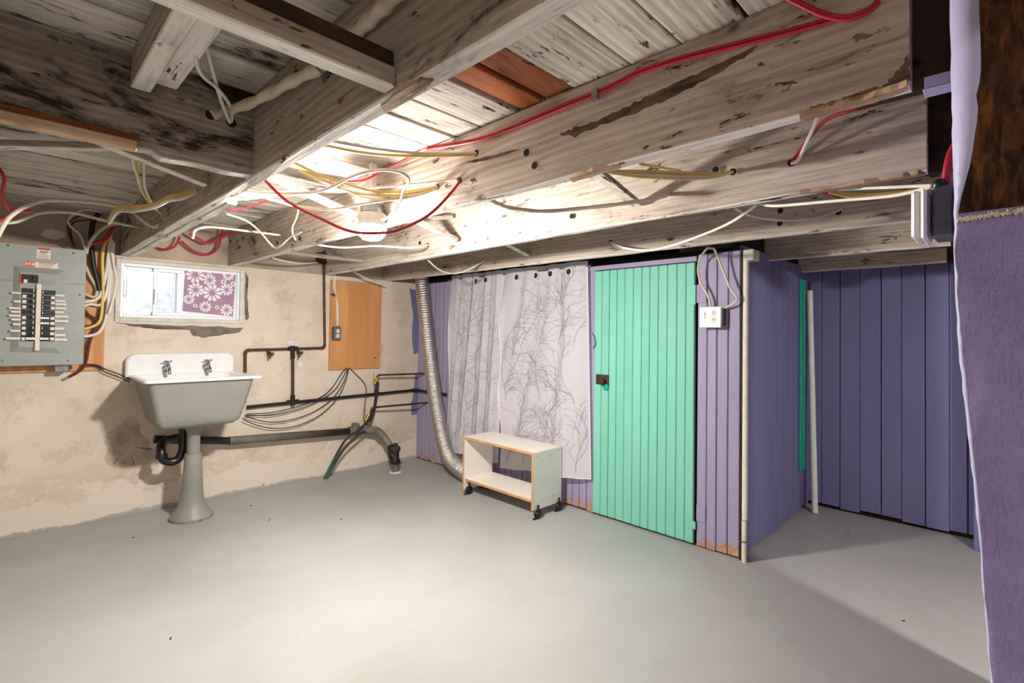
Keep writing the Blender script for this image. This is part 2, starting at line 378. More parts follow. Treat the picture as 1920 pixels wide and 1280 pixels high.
# --- block wall with the window opening
wx0, wx1, wz0, wz1 = .505, 1.262, 1.242, 1.648
mb = MB()
mb.box((XL, YA, -.1), (wx0, YA+.25, 1.665)); mb.box((wx1, YA, -.1), (XB+.08, YA+.25, 1.665))
mb.box((wx0, YA, -.1), (wx1, YA+.25, wz0)); mb.box((wx0, YA, wz1), (wx1, YA+.25, 1.665))
wa = mk('wall_back', mb, 'wallA', label='cream painted cellar wall behind the sink', cat='wall', kind='structure')
mk('rim_board', bx((XL, YA+.012, 1.666), (XB+.08, YA+.06, ZC+.02)), plain('tan_rim_paint', (188, 170, 150), .8, vary=.15, scale=4), wa)
def ragged(pts, off=.0025, sub=5, amp=.006, depth=.02):
    P = []; n = len(pts)
    for i in range(n):
        a, b = pts[i], pts[(i+1) % n]
        for k in range(sub):
            f = k/sub; q = A(a[0]+(b[0]-a[0])*f, a[1]+(b[1]-a[1])*f, off)
            if k: q.x += random.uniform(-amp, amp); q.z += random.uniform(-amp, amp)
            P.append(q)
    c = sum(P, Vector())/len(P); nP = len(P); D = Vector((0, depth, 0))
    return MB().add(P+[p+D for p in P]+[c], [(i, (i+1) % nP, 2*nP) for i in range(nP)]+[(i, i+nP, (i+1) % nP+nP, (i+1) % nP) for i in range(nP)])
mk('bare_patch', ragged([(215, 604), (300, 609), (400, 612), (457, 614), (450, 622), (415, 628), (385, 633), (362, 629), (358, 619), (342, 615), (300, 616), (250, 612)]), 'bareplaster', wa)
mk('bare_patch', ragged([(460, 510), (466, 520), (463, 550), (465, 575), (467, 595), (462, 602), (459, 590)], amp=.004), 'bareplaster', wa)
mk('bare_patch', ragged([(218, 800), (240, 788), (258, 792), (268, 815), (282, 838), (298, 858), (270, 872), (240, 879), (212, 876), (198, 862), (203, 838), (196, 820)], amp=.012, sub=6), plain('grey_render_sink_shade', (194, 178, 160), .9, vary=.18, scale=14, bump=.4), wa)  # bare render patch whose grey also carries the sink's shadow
mk('filler_patch', ragged([(76, 440), (85, 430), (108, 432), (124, 436), (122, 446), (104, 449), (88, 445)], off=-.011, amp=.006), 'whiteplaster', wa)
mk('filler_patch', ragged([(540, 640), (556, 638), (561, 646), (552, 650), (541, 645)], amp=.004), 'whiteplaster', wa)
mk('filler_patch', ragged([(558, 660), (568, 660), (570, 667), (560, 668)], amp=.004), 'whiteplaster', wa)
mk('filler_patch', ragged([(558, 681), (566, 678), (567, 687), (561, 688)], amp=.003), 'whiteplaster', wa)
# purple overspill of paint on the block wall by the corner
mk('paint_overspill', ragged([(768, 540), (784, 545), (786, 660), (776, 665), (773, 640), (775, 590)], amp=.006), 'purple_shade', wa)
mk('paint_overspill', ragged([(779, 700), (786, 700), (786, 775), (772, 778), (771, 755), (776, 738)], amp=.006), 'purple_shade', wa)

# --- board partition with planks
wp = mk('wall_partition', MB().box((XB+.03, YS+.02, 0), (XB+.09, 1.285, 1.70)).box((XB+.03, 1.985, 0), (XB+.09, YA, 1.70)).box((XB+.03, 1.285, 1.66), (XB+.09, 1.985, 1.70)),
        'dark', label='lavender tongue and groove board partition with a door', cat='wall', kind='structure')
def plank_run(edges, x0, x1, z0, z1, mat, parent, name='plank', gap=.0022, chamf=.004):
    for a, b in zip(edges[:-1], edges[1:]):
        zz = z0+random.uniform(0, .012); xx = random.uniform(-.0015, .0015)
        mk(name, bx((x0+xx, min(a, b)+gap, zz), (x1, max(a, b)-gap, z1), chamf), mat, parent)
e1 = [1.985+(4.035-1.985)*i/34 for i in range(35)]
plank_run(e1, XB-.004, XB+.03, .004, 1.66, 'purple', wp)
plank_run([1.035, 1.1, 1.162, 1.218, 1.276], XB-.004, XB+.03, .004, 1.672, 'purple', wp)
mk('door_head', bx((XB-.012, 1.28, 1.632), (XB+.03, 2.05, 1.662), .003), 'purple', wp)
mk('door_jamb', bx((XB+.0, 1.987, 0), (XB+.05, 2.0, 1.63), .002), 'dark_timber', wp)
mk('corner_board', bx((XB-.006, 1.018, 0), (XB+.012, 1.034, 1.66), .002), 'dark_timber', wp)
# above the partition: dark void closed off further back
mk('void_board', bx((XB+.5, YS+.2, 1.66), (XB+.54, YA+.2, ZC+.03)), 'dark', wp)
# --- door
dr = struct('door_1', 'mint green board door with rusty latch', 'door')
de = [1.9875, 1.928, 1.870, 1.813, 1.753, 1.691, 1.631, 1.576, 1.518, 1.459, 1.398, 1.342, 1.290]
for a, b in zip(de[:-1], de[1:]):
    mk('board', bx((XB-.012+random.uniform(-.001, .001), b+.0012, .014), (XB+.014, a-.0012, 1.627), .0035), 'mint', dr)
mk('door_back', bx((XB+.014, 1.292, .015), (XB+.028, 1.985, 1.625)), 'dark', dr)
lp = mk('latch_plate', bx(B(1118, 701, .013), B(1141, 722, .018), .001), 'rust', dr)
kc = B(1126, 714, .05)
mk('knob', MB().lathe([(.004, -.036), (.012, -.034), (.012, -.02), (.022, -.012), (.026, 0), (.022, .010), (.006, .014)], kc, (-1, 0, 0), 20), 'rust', lp)
pc = B(1136, 725, .016)
mk('escutcheon', MB().lathe([(.022, 0), (.022, .006), (.018, .009)], pc, (-1, 0, 0), 24), 'teal', dr)
mk('hinge', bx(B(1289, 535, .0135), B(1304, 571, .016), .001), 'mint', dr)
mk('hinge', bx(B(1291, 974, .0135), B(1304, 993, .016), .001), 'mint', dr)
mk('hinge_leaf', bx(B(1306, 534, .005), B(1324, 567, .008), .001), 'purple', wp)
mk('hinge_leaf', bx(B(1306, 945, .005), B(1322, 980, .008), .001), 'purple', wp)
hp = [B(1108, 623, .006), B(1112, 630, .03), B(1114, 645, .032), B(1112, 653, .006)]
mk('pull_handle', MB().tube(smoothpts(hp), .005, 8), 'purple', wp)
# --- alcove
ws = mk('wall_alcove_side', bx((XB+.02, YS+.022, 0), (XF+.03, YS+.06, ZC)), 'dark', label='shade-toned lavender board side wall of the alcove', cat='wall', kind='structure')
xe = [XB+.022+(XF-XB-.022)*i/12 for i in range(13)]
for a, b in zip(xe[:-1], xe[1:]):
    mk('plank', bx((a+.0006, YS+random.uniform(0, .0012), .012+random.uniform(0, .012)), (b-.0006, YS+.022, 1.70), .0015), 'purple_shade', ws)
wf = mk('wall_alcove_back', bx((XF+.022, -2.3, 0), (XF+.1, YS+.06, ZC)), 'dark', label='shade-toned lavender wide board wall at the back of the alcove', cat='wall', kind='structure')
fe = [YS+.02, .951, .838, .7225, .604, .4966, .3754, .2604, .175, .03, -.11, -.25]
for i, (a, b) in enumerate(zip(fe[:-1], fe[1:])):
    g = .0035 if i % 2 == 1 else .0012
    mk('plank', bx((XF+random.uniform(0, .002), b+g, .015+random.uniform(0, .02)), (XF+.022, a-.0012, 1.76), .003), 'purple_shade', wf)
mk('wall_alcove_end', bx((3.93, -.05, 0), (XF-.004, .145, ZC), .004), 'purple_shade', label='narrow shade-toned lavender return at the right of the alcove', cat='wall', kind='structure')
# --- wall end beside the camera: plaster edge, bare lath above, runs away along x
L = [(1779, -40), (1780, 0), (1783, 130), (1785, 250), (1790, 400), (1788, 470), (1794, 600), (1802, 700), (1809, 760), (1825, 900), (1836, 1010), (1845, 1130), (1856, 1280)]
Rr = [(1838, -40), (1838, 0), (1836, 130), (1829, 250), (1798, 400), (1793, 470), (1801, 600), (1811, 700), (1819, 760), (1833, 900), (1842, 1010), (1850, 1130), (1862, 1280)]
XP = 1.05
lp_ = [onx(x, y, XP+.05) for x, y in L]; rp_ = [onx(x, y, XP) for x, y in Rr]
def ext(a, b, z): f = (z-a.z)/(b.z-a.z); return a+(b-a)*f
lp_.append(ext(lp_[-2], lp_[-1], 0.0)); rp_.append(ext(rp_[-2], rp_[-1], 0.0))
lp_.insert(0, Vector((lp_[0].x, lp_[0].y, ZC))); rp_.insert(0, Vector((rp_[0].x, rp_[0].y, ZC)))
mb = MB(); mb.box((XP+.06, -.085, 0), (2.41, -.008, ZC), 0)
wr = mk('wall_right', mb, 'plaster', label='rough purple plaster wall end with bare lath above, at the right edge', cat='wall', kind='structure')
ZB = 1.415
def dens(P, n=5):
    o = []
    for i in range(len(P)-1):
        for k in range(n): o.append(P[i].lerp(P[i+1], k/n))
    return o+[P[-1]]
dl, drr = dens(lp_), dens(rp_)
edge_l = []; 
for i, p in enumerate(dl): q = p.copy(); q.y += .0022*mnoise.noise(Vector((3.1, 1.7, p.z*38))); edge_l.append(q)
edge_r = []
for i, p in enumerate(drr): q = p.copy(); q.y += .0032*mnoise.noise(Vector((7.7, 2.2, p.z*45))); edge_r.append(q)
n = len(edge_l); back = [Vector((2.41, .06, p.z)) for p in edge_l]; back2 = [Vector((p.x+.03, p.y-.004, p.z)) for p in edge_r]
mk('painted_edge', MB().add(edge_l+edge_r+back2, [(i, i+1, n+i+1, n+i) for i in range(n-1)]+[(n+i, n+i+1, 2*n+i+1, 2*n+i) for i in range(n-1)], True), 'lavedge', wr)
mk('reveal', MB().add(edge_l+[Vector((2.41, p.y, p.z)) for p in edge_l], [(i, i+1, n+i+1, n+i) for i in range(n-1)]), 'plaster', wr)
low = [p for p in edge_r if p.z <= ZB]; hi_ = [p for p in edge_r if p.z >= ZB-.03]
def facegrid(rows, x, ymin, cols=30, amp=.0025):
    vs = []; 
    for p in rows:
        for k in range(cols+1):
            y = p.y+(ymin-p.y)*k/cols; vs.append(Vector((x-amp*mnoise.noise(Vector((y*25, p.z*25, 1.3))) if k else p.x, y, p.z)))
    c = cols+1
    return MB().add(vs, [(i*c+k, i*c+k+1, (i+1)*c+k+1, (i+1)*c+k) for i in range(len(rows)-1) for k in range(cols)], True)
mk('plaster_face', facegrid(low, XP, -.085), 'plaster', wr)
mk('side_face', bx((XP, -.09, 0), (XP+.07, -.084, ZB)), 'plaster', wr)
mk('lath_face', facegrid(dens(hi_, 2), XP+.012, -.085, 30, .006), 'lath', wr)
lime = [onx(x, 412-(x-1798)*.15+random.uniform(-2, 2), XP-.004) for x in range(1796, 1950, 4)]
mb = MB()
for k, p in enumerate(lime[:-1]):
    mb.tube([p, lime[k+1]], [.0035+random.uniform(0, .002), .0035+random.uniform(0, .002)], 6)
mk('lime_edge', mb, 'limewhite', wr)
# --- unseen dark shell added behind the partition to block stray light and walls behind the camera
mk('wall_light_block', MB().box((XF+.1, YS+.06, 0), (XF+.2, YA+.25, ZC)).box((XB+.08, YA, 0), (XF+.2, YA+.25, ZC)).box((XF+.1, YR-.1, 0), (XF+.2, YS+.06, ZC)), 'dark', label='unseen dark walls added behind the board partition to block light', cat='wall', kind='structure')
mk('wall_left', bx((XL-.1, YR, 0), (XL, YA+.2, ZC)), 'wallA', label='cream cellar wall out of view on the left', cat='wall', kind='structure')
mk('wall_front', bx((XL, YR-.1, 0), (XF+.1, YR, ZC)), 'wallA', label='cream cellar wall behind the viewpoint', cat='wall', kind='structure')

# --- ceiling: boards, joists, header, bridging
ce = struct('ceiling', 'whitewashed open joist ceiling with board subfloor', 'ceiling')
mk('subfloor', bx((XL-.1, YR-.1, ZC+.03), (XF+.2, YA+.25, ZC+.06)), 'dark', ce)
seams = [.25, .417, .57, .712, .90, 1.02, 1.13, 1.307, 1.44, 1.58]
while seams[-1] < YA: seams.append(seams[-1]+random.uniform(.12, .16))
while seams[0] > YR: seams.insert(0, seams[0]-random.uniform(.14, .18))
for a, b in zip(seams[:-1], seams[1:]):
    dz = random.uniform(0, .006); g = random.choice((.0018, .003, .0045, .006))
    bare = .89 < a < 1.1
    b = min(b, YA+.05)
    if bare:
        mk('board', bx((XL, a+g, ZC+dz), (.54, b-g, ZC+.028), .003), 'board', ce)
        mk('board', bx((.54, a+g, ZC+dz+.006), (1.165, b-g-.012, ZC+.03), .003), 'bare_board', ce)
        mk('board', bx((1.165, a+g, ZC+dz), (XF, b-g, ZC+.028), .003), 'board', ce)
    else: mk('board', bx((XL, a+g, ZC+dz), (XF+.02, b-g, ZC+.028), .003), 'board', ce)
def joist(x, y0, y1, mat='joist', zb=ZJ, th=.038, name='joist', wob=.004, x1=None):
    """slightly waney joist along y"""
    n = 26; vs = []
    x1 = x if x1 is None else x1
    for i in range(n+1):
        f = i/n; y = y0+(y1-y0)*f; xx = x+(x1-x)*f
        e = wob*mnoise.noise(Vector((x*9, y*3.1, .5))); e2 = wob*mnoise.noise(Vector((x*9, y*3.7, 4.5))); c = .004
        for (px_, pz_) in ((0, ZC), (0, zb+c+e), (c, zb+e), (th-c, zb+e2), (th, zb+c+e2), (th, ZC)): vs.append(Vector((xx+px_, y, pz_)))
    fs = [(i*6+k, i*6+k+1, (i+1)*6+k+1, (i+1)*6+k) for i in range(n) for k in range(5)]
    fs += [tuple(range(6)), tuple(range(n*6, n*6+6))]
    return mk(name, MB().add(vs, fs), mat, ce)
joist(-1.42, YR, YA); joist(-.77, YR, YA); joist(-.14, YR, YA)
J1, J2, J3, J4, J5, J6 = .523, 1.153, 1.785, 2.48, 3.24, 3.93
joist(J1, YR, YA+.012, th=.04); joist(J1+.043, 2.02, YA+.012, th=.036, zb=ZJ-.002)
joist(J2, .127, YA+.012, th=.04); joist(J2+.042, YR, .22, 'dark_timber', zb=ZJ+.006)
joist(J3-.012, .158, YA+.012, x1=J3+.085); joist(J3+.04, YR, .24, 'dark_timber', zb=ZJ+.006)
joist(J4+.01, -.3, YA+.012, x1=J4-.045); joist(J5, .20, 1.6, th=.04); joist(J5+.043, YR, .5, 'dark_timber'); joist(J6, .26, 1.06, zb=ZJ-.001); joist(J6+.04, YR, .5, 'dark_timber')
mk('end_block', bx((J5+.02, .10, ZJ-.03), (J5+.12, .17, ZJ+.08), .004), 'joist', ce)
mk('painted_patch', bx((J2+.041, .070, ZJ+.0015), (J2+.081, .112, ZJ+.0055), .001), 'lavedge', ce)
mk('painted_patch', bx((J2+.0405, .070, ZJ+.006), (J2+.042, .110, ZJ+.026), .0004), 'lavedge', ce)
# header across the stair opening
HY = 1.62
vs = []; n = 30
for i in range(n+1):
    x = -.102+(J1+.102)*i/n; e = .012*mnoise.noise(Vector((x*9, 3.3, 0))) + (.012 if x < .28 else 0)
    for (yy, zz) in ((HY, ZC), (HY, ZJ+e+.003), (HY+.003, ZJ+e), (HY+.042, ZJ+e), (HY+.042, ZC)): vs.append(Vector((x, yy, zz)))
mk('header', MB().add(vs, [(i*5+k, i*5+k+1, (i+1)*5+k+1, (i+1)*5+k) for i in range(n) for k in range(4)]+[tuple(range(5)), tuple(range(n*5, n*5+5))]), 'joist_x', ce)
mk('ledger', bx((-.10, HY-.024, ZJ-.004), (.238, HY-.002, ZJ+.024), .004), 'ledger', ce)
mk('ledger_cap', bx((-.10, HY-.012, ZJ+.0245), (.244, HY-.002, ZJ+.042), .003), 'bare_board', ce)
mk('tail_joist', bx((.222, .35, 1.823), (.266, HY-.002, ZC), .003), 'joist', ce)
mk('tail_joist', bx((.268, .35, 1.852), (.325, HY-.002, ZC), .003), 'joist', ce)
mk('batten', bx((-.10, .835, ZJ+.008), (J1-.001, .874, ZJ+.048), .003), 'bridge', ce)
mk('batten_upper', bx((-.10, .845, ZJ+.0485), (J1-.001, .874, ZJ+.082), .002), 'dark_timber', ce)
def bridging(p, q, wy=.045, th=.02, mat='bridge'):
    p = Vector(p); q = Vector(q); d = (q-p); Lh = d.length; X = d.normalized(); Y = Vector((0, 1, 0)); Z = X.cross(Y)
    R = Matrix((X, Y, Z)).transposed().to_4x4(); R.translation = (p+q)/2
    return mk('bridging', MB().box((-Lh/2, -wy/2, -th/2), (Lh/2, wy/2, th/2), .002, R), mat, ce)
for a, b, y in ((-.102, J1, 2.06), (J1+.042, J2, 2.12), (J2+.04, J3+.02, 2.22), (J3+.08, J4-.02, 2.27), (J2+.04, J3, 1.06)):
    bridging((a+.012, y, ZC-.05), (b-.012, y, ZJ+.065))
    if y > 1.5: bridging((a+.012, y+.05, ZJ+.055), (b-.012, y+.05, ZC-.05))
bridging((J3+.08, 3.0, ZJ+.04), (J4-.02, 3.0, ZC-.06)) if False else None
mk('batten', bx((J2+.045, 3.34, ZJ+.045), (J3+.06, 3.40, ZJ+.065), .002), 'bridge', ce)
def patch_on(fn, pts, val, n_, mat, name, depth=.003, amp=.35, sub=4):
    """ragged worn patch lying on a timber face"""
    P = []; k_ = len(pts)
    for i in range(k_):
        a, b = pts[i], pts[(i+1) % k_]
        for q in range(sub):
            f = q/sub; P.append(fn(a[0]+(b[0]-a[0])*f+random.uniform(-amp, amp)*4, a[1]+(b[1]-a[1])*f+random.uniform(-amp, amp)*4, val))
    mk(name, MB().prism(P, Vector(n_)*depth), mat, ce)
patch_on(onx, [(1046, 252), (1075, 240), (1120, 226), (1190, 192), (1250, 163), (1330, 128), (1420, 84), (1412, 98), (1345, 136), (1262, 182), (1190, 212), (1130, 233), (1078, 256)], J2-.0006, (1, 0, 0), 'scar', 'gouge', amp=.55, sub=7)
patch_on(onx, [(870, 305), (900, 297), (960, 281), (975, 279), (960, 286), (905, 303)], J2-.0006, (1, 0, 0), 'scar', 'gouge', amp=.25, sub=6)
patch_on(onx, [(1702, 100), (1706, 150), (1640, 170), (1560, 196), (1500, 212), (1530, 199), (1600, 178), (1660, 158), (1690, 125)], J2-.0006, (1, 0, 0), 'scar', 'stain_patch', amp=.9, sub=7)
patch_on(onz, [(715, 200), (745, 175), (790, 150), (812, 152), (800, 166), (760, 190), (722, 211)], ZJ-.0045, (0, 0, 1), 'rubbed', 'worn_patch', .012)
patch_on(onz, [(1066, 335), (1110, 321), (1160, 311), (1165, 316), (1120, 328), (1075, 341)], ZJ-.0045, (0, 0, 1), 'rubbed', 'worn_patch', .012, amp=.3)
patch_on(onz, [(1500, 219), (1560, 204), (1640, 182), (1700, 162), (1702, 170), (1640, 192), (1560, 214), (1502, 228)], ZJ-.0045, (0, 0, 1), 'rubbed', 'worn_patch', .012, amp=.3)
patch_on(onz, [(1480, 366), (1560, 354), (1680, 334), (1735, 325), (1735, 329), (1680, 339), (1560, 359)], ZJ-.0045, (0, 0, 1), 'rubbed', 'worn_patch', .012, amp=.2)
patch_on(onx, [(1440, 370), (1420, 420), (1500, 424), (1560, 428), (1600, 424), (1550, 415), (1480, 410)], J4-.041, (1, 0, 0), 'rubbed', 'stain_patch', .003, amp=.4) if False else None
def hole(p, ax, r=.012):
    mk('drilled_hole', MB().lathe([(r, -.0005), (r, .0008)], p, ax, 12), 'dark', ce)
for x, y, X in ((987, 286, J2), (1002, 310, J2), (893, 287, J2), (862, 338, J2), (820, 350, J2), (525, 441, J2), (565, 435, J2), (554, 450, J2), (562, 446, J2), (520, 456, J2), (432, 452, J2),
                (1374, 322, J3-.01), (1252, 367, J3+.01), (1484, 305, J3-.01), (1072, 405, J3+.01), (1342, 318, J3-.01), (802, 459, J3+.045), (787, 455, J3+.045), (1145, 453, J4-.015), (1572, 398, J4-.04), (1462, 419, J4-.04), (1463, 395, J4-.04), (915, 484, J4), (956, 478, J4)):
    hole(onx(x, y, X-.0005), (-1, 0, 0), .012)
for x, y in ((395, 215), (434, 230)): hole(ony(x, y, HY-.0005), (0, -1, 0), .014)
mk('corner_block', bx(B(1393, 468, .03), B(1424, 490, -.06), .004), 'mintwhite', wp)

# ================================================================== WINDOW
wn = struct('window_1', 'white sliding cellar window with papered right pane', 'window')
fy = YA-.012
def wrect(x0, y0, x1, y1, d): a = A(x0, y0, -d); b = A(x1, y1, -d); return min(a.x, b.x), max(a.x, b.x), min(a.z, b.z), max(a.z, b.z)
def frame_ring(x0, x1, z0, z1, w_, ya, yb, c=.003):
    return MB().box((x0, ya, z0), (x0+w_, yb, z1), c).box((x1-w_, ya, z0), (x1, yb, z1), c).box((x0+w_, ya, z0), (x1-w_, yb, z0+w_), c).box((x0+w_, ya, z1-w_), (x1-w_, yb, z1), c)
mk('casing', frame_ring(wx0+.002, wx1-.002, wz0+.002, wz1-.002, .026, fy, YA+.10), 'winwood', wn)
mk('frame', frame_ring(wx0+.028, wx1-.028, wz0+.028, wz1-.028, .018, fy+.012, YA+.10), 'winframe', wn)
gx0, gx1, gz0, gz1 = wx0+.046, wx1-.046, wz0+.046, wz1-.046
xm = A(292, 545).x; xr = A(334, 545).x; xm2 = A(297, 545).x
s1 = mk('sash', frame_ring(gx0, xr+.004, gz0, gz1, .022, YA+.045, YA+.07), 'winframe', wn)
mk('pane', bx((gx0+.022, YA+.055, gz0+.022), (xr-.018, YA+.059, gz1-.022)), 'glass', s1)
s2 = mk('sash', frame_ring(xm-.012, gx1, gz0, gz1, .022, YA+.012, YA+.037), 'winframe', wn)
mk('pane', bx((xm+.010, YA+.022, gz0+.022), (gx1-.022, YA+.026, gz1-.022)), 'glass', s2)
mk('mullion', bx((xr-.006, YA+.008, gz0+.02), (xr+.026, YA+.035, gz1-.02), .003), 'winframe', s2)
mk('latch', bx((xm-.008, YA+.0, gz0+.075), (xm+.012, YA+.012, gz0+.175), .003), 'galv', s2)
mk('latch', bx((gx0+.002, YA+.025, gz0+.12), (gx0+.018, YA+.045, gz0+.22), .003), 'galv', s1)
pap = thing('window_paper', 'rose gift paper with white flowers covering the right window pane', 'paper', A(390, 590, .0))
pa, pb, pc_, pd = [A(x, y, -.006) for x, y in ((347, 500), (443, 505), (437, 593), (342, 583))]
mk('sheet', MB().prism([pa, pb, pc_, pd], (0, .0012, 0)), 'paper', pap)
def flower(cx, cy, r, petals=10):
    c = A(cx, cy, -.0045); mb = MB(); sc_ = r/260.0
    for k in range(petals):
        a = 2*math.pi*k/petals; d = Vector((math.cos(a), 0, math.sin(a))); s_ = Vector((-d.z, 0, d.x))
        mb.prism([c+d*sc_*.25, c+d*sc_*.75+s_*sc_*.2, c+d*sc_+s_*sc_*.1, c+d*sc_-s_*sc_*.1, c+d*sc_*.75-s_*sc_*.2], (0, -.0004, 0))
    mk('printed_flower', mb, 'flower', pap)
for cx, cy, r in ((366, 515, 15), (393, 525, 11), (367, 543, 13), (398, 549, 16), (428, 516, 10), (425, 543, 11), (354, 561, 9), (385, 575, 10), (425, 581, 11), (437, 532, 5), (419, 528, 5), (407, 576, 4), (366, 573, 4), (393, 510, 4)): flower(cx, cy, r)
# area well outside the window
ww = thing('window_well', 'pale concrete window well outside the cellar window', 'window well', (.9, YA+.8, 1.0))
mk('well_wall', bx((.1, YA+.85, .9), (1.9, YA+.95, 1.62), .01), 'concrete', ww)
mk('well_floor', bx((.1, YA+.25, .85), (1.9, YA+.95, 1.18), .01), 'concrete', ww)

# ================================================================== CEILING LAMPS
def lamp(name, label, c, strength, col=(1, .95, .89, 1), r=.062):
    t_ = thing(name, label, 'ceiling lamp', c); c = Vector(c)
    mk('junction_box', MB().lathe([(.05, .05), (.052, .052), (.052, .085), (.05, .087)], c, (0, 0, 1), 8), 'galv', t_)
    mk('mounting_bar', bx(c+Vector((-.012, -.012, .085)), c+Vector((.012, .012, ZC-c.z-.001)), .002), 'whitep', t_)
    mk('lampholder', MB().lathe([(r*.98, -.002), (r, .004), (r*.86, .022), (.062, .032), (.058, .05)], c, (0, 0, 1), 32), 'whitep', t_)
    for k in range(8):
        a = 2*math.pi*k/8; d = Vector((math.cos(a), math.sin(a), 0))
        mk('screw', MB().cyl(c+d*.057+Vector((0, 0, .038)), c+d*.06+Vector((0, 0, .038)), .004, 8), 'chrome', t_)
    mk('diffuser', MB().lathe([(r*.97, -.001), (r*.98, -.018), (r*.88, -.038), (r*.56, -.055), (.004, -.062)], c-Vector((0, 0, .001)), (0, 0, 1), 24), emit(name+'_glow', col, strength), t_)
    return t_
lc = onx(697, 424, 1.09)
lamp('ceiling_lamp', 'lit white dome lamp hanging between the joists', lc, LAMP_MAIN)
lamp('ceiling_lamp', 'white dome lamp added as fill light behind the viewpoint', (-.95, -1.0, 1.64), LAMP_FILL, (1, .96, .92, 1), .12)  # unseen lamp, added to brighten the room from behind the camera
lamp('ceiling_lamp', 'lit white dome lamp in the side passage behind the purple wall end', (2.0, -.95, 1.775), LAMP_SIDE, (1, .96, .92, 1))

# ================================================================== BREAKER PANEL
bb = thing('backing_board', 'orange plywood backing board behind the breaker panel', 'board', A(90, 700, .02))
mk('plywood', bx((-.14, YA-.02, A(100, 697, .02).z), (A(197, 600, .02).x, YA-.001, A(180, 470, .02).z), .002), 'ply', bb)
PY = YA-.135
pn = thing('breaker_panel', 'grey steel breaker panel with black switches and label tapes', 'breaker panel', (.15, PY, .98))
def pr(x0, y0, x1, y1, d0, d1, c=.001):
    """rectangle given on the zoomed view of the panel, d = distance proud of the cover"""
    a = ony(x0*170/837, 440+y0*260/1280, PY); b = ony(x1*170/837, 440+y1*260/1280, PY)
    return MB().box((a.x, PY-d1, a.z), (b.x, PY-d0, b.z), c)
px1 = ony(160, 560, PY).x; pz1 = ony(100, 463, PY).z; pz0 = ony(100, 684.5, PY).z
mk('cabinet', bx((-.045, PY+.006, pz0+.012), (px1-.012, YA-.021, pz1-.012), .003), 'steeldark', pn)
cv = mk('cover', bx((-.055, PY, pz0), (px1, PY+.006, pz1), .003), 'steelgrey', pn)
sz_ = ony(80, 529, PY).z; mk('cover_seam', bx((-.055, PY-.0005, sz_-.0008), (px1, PY, sz_+.0008)), 'ink', pn)
# raised collar around the switches
o4 = [ony(x*170/837, 440+y*260/1280, PY) for x, y in ((128, 282), (600, 330), (575, 1092), (92, 1085))]
i4 = [ony(x*170/837, 440+y*260/1280, PY-.02) for x, y in ((190, 335), (520, 372), (500, 1045), (170, 1035))]
mk('collar', MB().add(o4+i4, [(0, 1, 5, 4), (1, 2, 6, 5), (2, 3, 7, 6), (3, 0, 4, 7), (4, 5, 6, 7)]), 'steelgrey', cv)
DZ = .0205
def on_collar(x0, y0, x1, y1, d0, d1, c=.001):
    a = ony(x0*170/837, 440+y0*260/1280, PY-.02); b = ony(x1*170/837, 440+y1*260/1280, PY-.02)
    return MB().box((a.x, PY-.02-d1, a.z), (b.x, PY-.02-d0, b.z), c)
mbk = mk('main_breaker', on_collar(212, 365, 352, 448, 0, .012), 'black', pn)
mk('toggle', on_collar(300, 385, 330, 430, .012, .022), 'black', mbk)
mk('rating_sticker', on_collar(218, 412, 252, 445, .0122, .0128, 0), 'tape', mbk)
mk('warning_strip', on_collar(186, 362, 214, 452, 0, .002, 0), 'red', pn)
mk('blank_plate', on_collar(380, 412, 512, 470, 0, .0015), 'steeldark', pn)
nb = 10; y0, y1 = 492, 982
for side, (xa, xb) in enumerate(((205, 340), (370, 512))):
    for k in range(nb):
        ya = y0+(y1-y0)*k/nb+18*side*(1-k/nb); yb = y0+(y1-y0)*(k+1)/nb+18*side*(1-(k+1)/nb)-2
        sh = -12*k/nb
        br = mk('circuit_breaker', on_collar(xa+sh, ya, xb+sh, yb, 0, .009, .0015), 'black', pn)
        tx = (xb-52 if side == 0 else xa+22)+sh
        mk('toggle', on_collar(tx, ya+12, tx+30, yb-10, .009, .019), 'black', br)
        mk('toggle_mark', on_collar(tx+20 if side == 0 else tx, ya+10, tx+28 if side == 0 else tx+7, ya+34, .0192, .0196, 0), 'tape', br)
        if k not in (0, 4): mk('number_tag', on_collar(xa+4+sh if side == 0 else xb-40+sh, ya+12, xa+40+sh if side == 0 else xb-4+sh, yb-6, .0092, .0098, 0), 'tape', br)
        if (side, k) in ((1, 4), (0, 6)): mk('blue_mark', on_collar(xa+40+sh, ya+20, xb-42+sh, ya+32, .0192, .0197, 0), 'blue', br)
        if (side, k) in ((1, 5), (1, 6), (1, 9), (0, 9)): mk('correction_mark', on_collar(xa+8+sh if side else xa+44+sh, ya+14, xb-54+sh if side else xb-6+sh, yb-12, .0192, .0198, 0), 'whitep', br)
for y, xa in ((538, 106), (616, 126), (678, 86), (712, 104), (748, 86), (782, 104), (826, 118), (886, 94), (956, 54)):
    mk('label_tape', pr(xa, y-11, 192, y+10, .0205, .0212, 0), 'tape', pn)
for y, xb in ((562, 592), (612, 598), (642, 608), (680, 608), (716, 582), (756, 628), (798, 628), (866, 586), (926, 600), (968, 616)):
    mk('label_tape', pr(505, y-11, xb, y+10, .0205, .0212, 0), 'tape', pn)
mk('centre_strip', on_collar(338, 455, 364, 1066, .009, .013), 'tape', pn)
st = mk('warning_sticker', pr(342, 118, 466, 226, 0, .0006, 0), 'tape', pn)
mk('print', pr(346, 118, 466, 146, .0006, .0009, 0), 'red', st)
for k in range(4): mk('print', pr(366, 152+k*7, 452-k*9, 155+k*7, .0006, .0009, 0), 'ink', st)
for k in range(3): mk('print', pr(350, 186+k*12, 448, 189+k*12, .0006, .0009, 0), 'lettertan', st)
